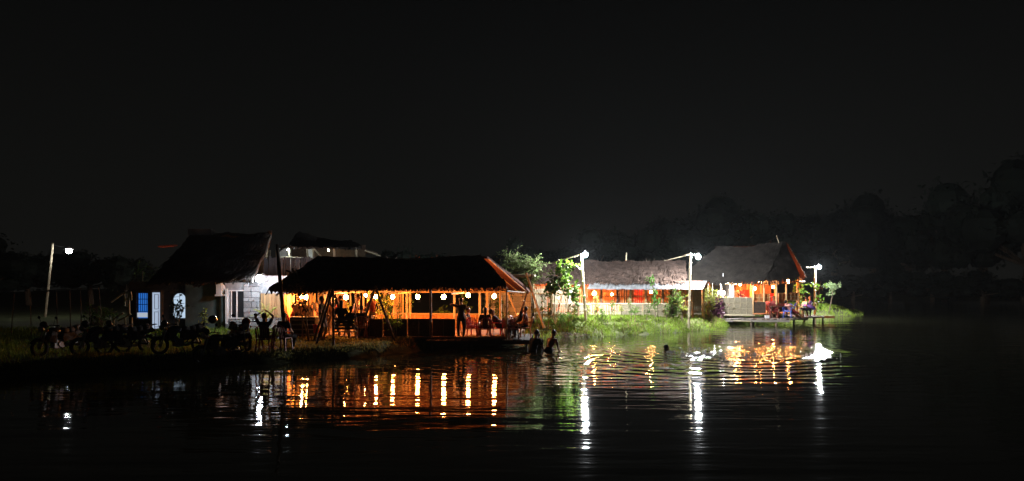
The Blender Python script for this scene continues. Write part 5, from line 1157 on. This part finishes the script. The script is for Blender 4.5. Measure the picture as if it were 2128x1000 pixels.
person('person sitting on the orange-brown chair at the right end of the deck', at(1091, 31.6, DZ), R(85), **sit(), top=(.22, .07, .04), bottom=(.02, .02, .02), longleg=True, skin=0)
# bathers
person('left bather standing waist-deep at the deck corner, back to us', at(1107, 29.4, -1.02), R(-35), hands=((-.2, .45, .9), (.22, .45, .9)), lean=24, top=(.02, .02, .02), bottom=(.02, .02, .02), skin=1, s=1.1, group='bathers at the end of the wooden deck')
person('smaller middle bather between the other two at the deck corner', at(1121, 30.2, -.92), R(20), hands=((-.15, .35, .9), (.2, .35, .9)), lean=15, top=(.02, .02, .02), bottom=(.02, .02, .02), skin=1, s=.93, group='bathers at the end of the wooden deck')
person('right bather with one elbow out and a bright glint, hip-deep in the pond', at(1140, 29.5, -1.0), R(-40), hands=((-.2, .5, .95), (.42, .12, .84)), lean=30, top=None, bottom=(.02, .02, .02), skin=1, s=1.1, group='bathers at the end of the wooden deck')
person('lone swimmer with only the dark head and shoulders above the bright ripples', at(1385, 30.4, -1.57), R(-80), hands=((-.3, .4, 1.38), (.35, .35, 1.36)), top=None, bottom=(.02, .02, .02), skin=1)
# waterside hut
person('person in a pale shirt leaning beside the white wall lamp', at(1500, 46.3, .64), R(150), top=(.6, .5, .5), bottom=(.05, .05, .08), lean=16, skin=0, hands=((-.1, .35, 1.2), (.15, .4, 1.0)))
person('person in a white shirt standing left in the waterside hut', at(1528, 47.0, .64), R(170), top=(.75, .75, .78), bottom=(.05, .05, .1), skin=1, hands=((-.1, .3, 1.25), (.15, .3, 1.1)))
person('person in dark red with folded pale arms, beside the white-shirted one', at(1541, 47.1, .64), R(-170), top=(.25, .04, .04), bottom=(.05, .05, .1), skin=2, hands=((.12, .3, 1.15), (-.1, .3, 1.05)))
person('person in pale red seated in the left maroon chair of the plank deck', at(1599, 46.2, z2), R(-40), **sit(), top=(.55, .15, .14), skin=1)
person('person in maroon seated second from the left on the plank deck', at(1608, 45.9, z2), R(170), **sit(), top=(.3, .08, .08), bottom=(.2, .03, .04), skin=1, s=1.02)
person('person reclining with a raised knee on the plank deck, left of the blue chair', at(1634, 46.6, z2), R(-95), hip=.5, lean=-35, feet=((-.1, .55, .1), (.12, .6, 0)), hands=((-.2, .2, .75), (.2, .2, .7)), top=(.6, .4, .33), bottom=(.05, .05, .2), skin=2)
person('person reclining in the blue chair with long bare legs stretched to the water', at(1645, 45.6, z2), R(-70), hip=.46, lean=-42, feet=((-.1, .8, -.1), (.12, .82, -.05)), hands=((-.2, .1, .75), (.2, .2, .7)), top=(.55, .25, .22), bottom=(.3, .04, .04), skin=2)
person('person bent forward in dark trousers right of the reclining pair', at(1668, 46.9, z2), R(-80), **sit(lean=25), top=(.5, .6, .55), bottom=(.02, .02, .03), longleg=True, skin=1)
person('person standing half hidden under the purple parasol', at(1684, 47.3, z2), R(60), **sit(hip=.5), top=(.2, .14, .5), bottom=(.3, .32, .3), longleg=True, skin=0)
bpy.data.scenes.remove(sc2); bpy.data.collections.remove(TMPC)

# ------------------------------------------------------------------ foam churned up by the swimmer, brushwood, dry stalks
fr_ = np.random.RandomState(12); mb = MB()
def foam_at(u, v, sx_, n_):
    for _ in range(int(n_ * .28)):
        uu = u + fr_.normal() * sx_; vv = v + fr_.normal() * 2.0; D = 4611 / (vv - 573); w = fr_.uniform(.015, .06); c = Vector((GX(uu, D), D, 0))
        k = 7; a0 = fr_.uniform(0, 6); hgt = fr_.uniform(.01, .05) * (1 + 2 * (fr_.rand() < .12)); vs = [c + Vector((w * 1.6 * math.cos(a0 + 2 * PI * i / k) * fr_.uniform(.6, 1.2), w * .9 * math.sin(a0 + 2 * PI * i / k) * fr_.uniform(.6, 1.2), -.01)) for i in range(k)] + [c + Vector((fr_.normal() * w * .3, 0, hgt))]
        mb.add(vs, [(i, (i + 1) % k, k) for i in range(k)])
for u, v, sx_, n_ in ((1410, 733, 14, 60), (1440, 737, 22, 110), (1475, 735, 28, 120), (1520, 737, 26, 110), (1450, 724, 20, 50), (1500, 744, 26, 60), (1565, 739, 26, 60), (1640, 741, 30, 40), (1685, 740, 18, 60), (1715, 743, 14, 40), (1420, 741, 10, 30)): foam_at(u, v, sx_, n_)
fo_ = mb.build('foam', mat('foam', (.85, .86, .88), .25, .05, 20, .2, spec=.8, trans=.4), None); fo_['kind'] = 'stuff'; fo_['label'] = 'white foam and splashes on the churned water right of the lone swimmer'; fo_['category'] = 'foam'
bw_ = thing('brushwood', 'dark tangle of twigs at the waterline beside the bathers', 'brushwood', (GX(1180, 36.2), 36.2, .02)); mb = MB(); rr_ = random.Random(9)
for _ in range(90):
    p = Vector((rr_.uniform(-1.0, 1.0), rr_.uniform(-.15, .2), rr_.uniform(0, .16))); d = rdir(rr_); d.z *= .4; mb.tube([p, p + d * rr_.uniform(.15, .4)], [rr_.uniform(.008, .02), .004], 4)
mb.build('twigs', WOOD_DK, bw_)
dry = scatter(9000, .8, 15, 34, 47, -.2, 1.2, 31); grass('dry_stalks', dry, mat('dry stalk', (.20, .16, .07), .8, .4, 1, 0), .16, .34, 32, 'dry brownish stalks along the waterline of the lit bank')

# ------------------------------------------------------------------ clean-up of helper marks
for o in bpy.data.objects:
    if '_w' in o: del o['_w']
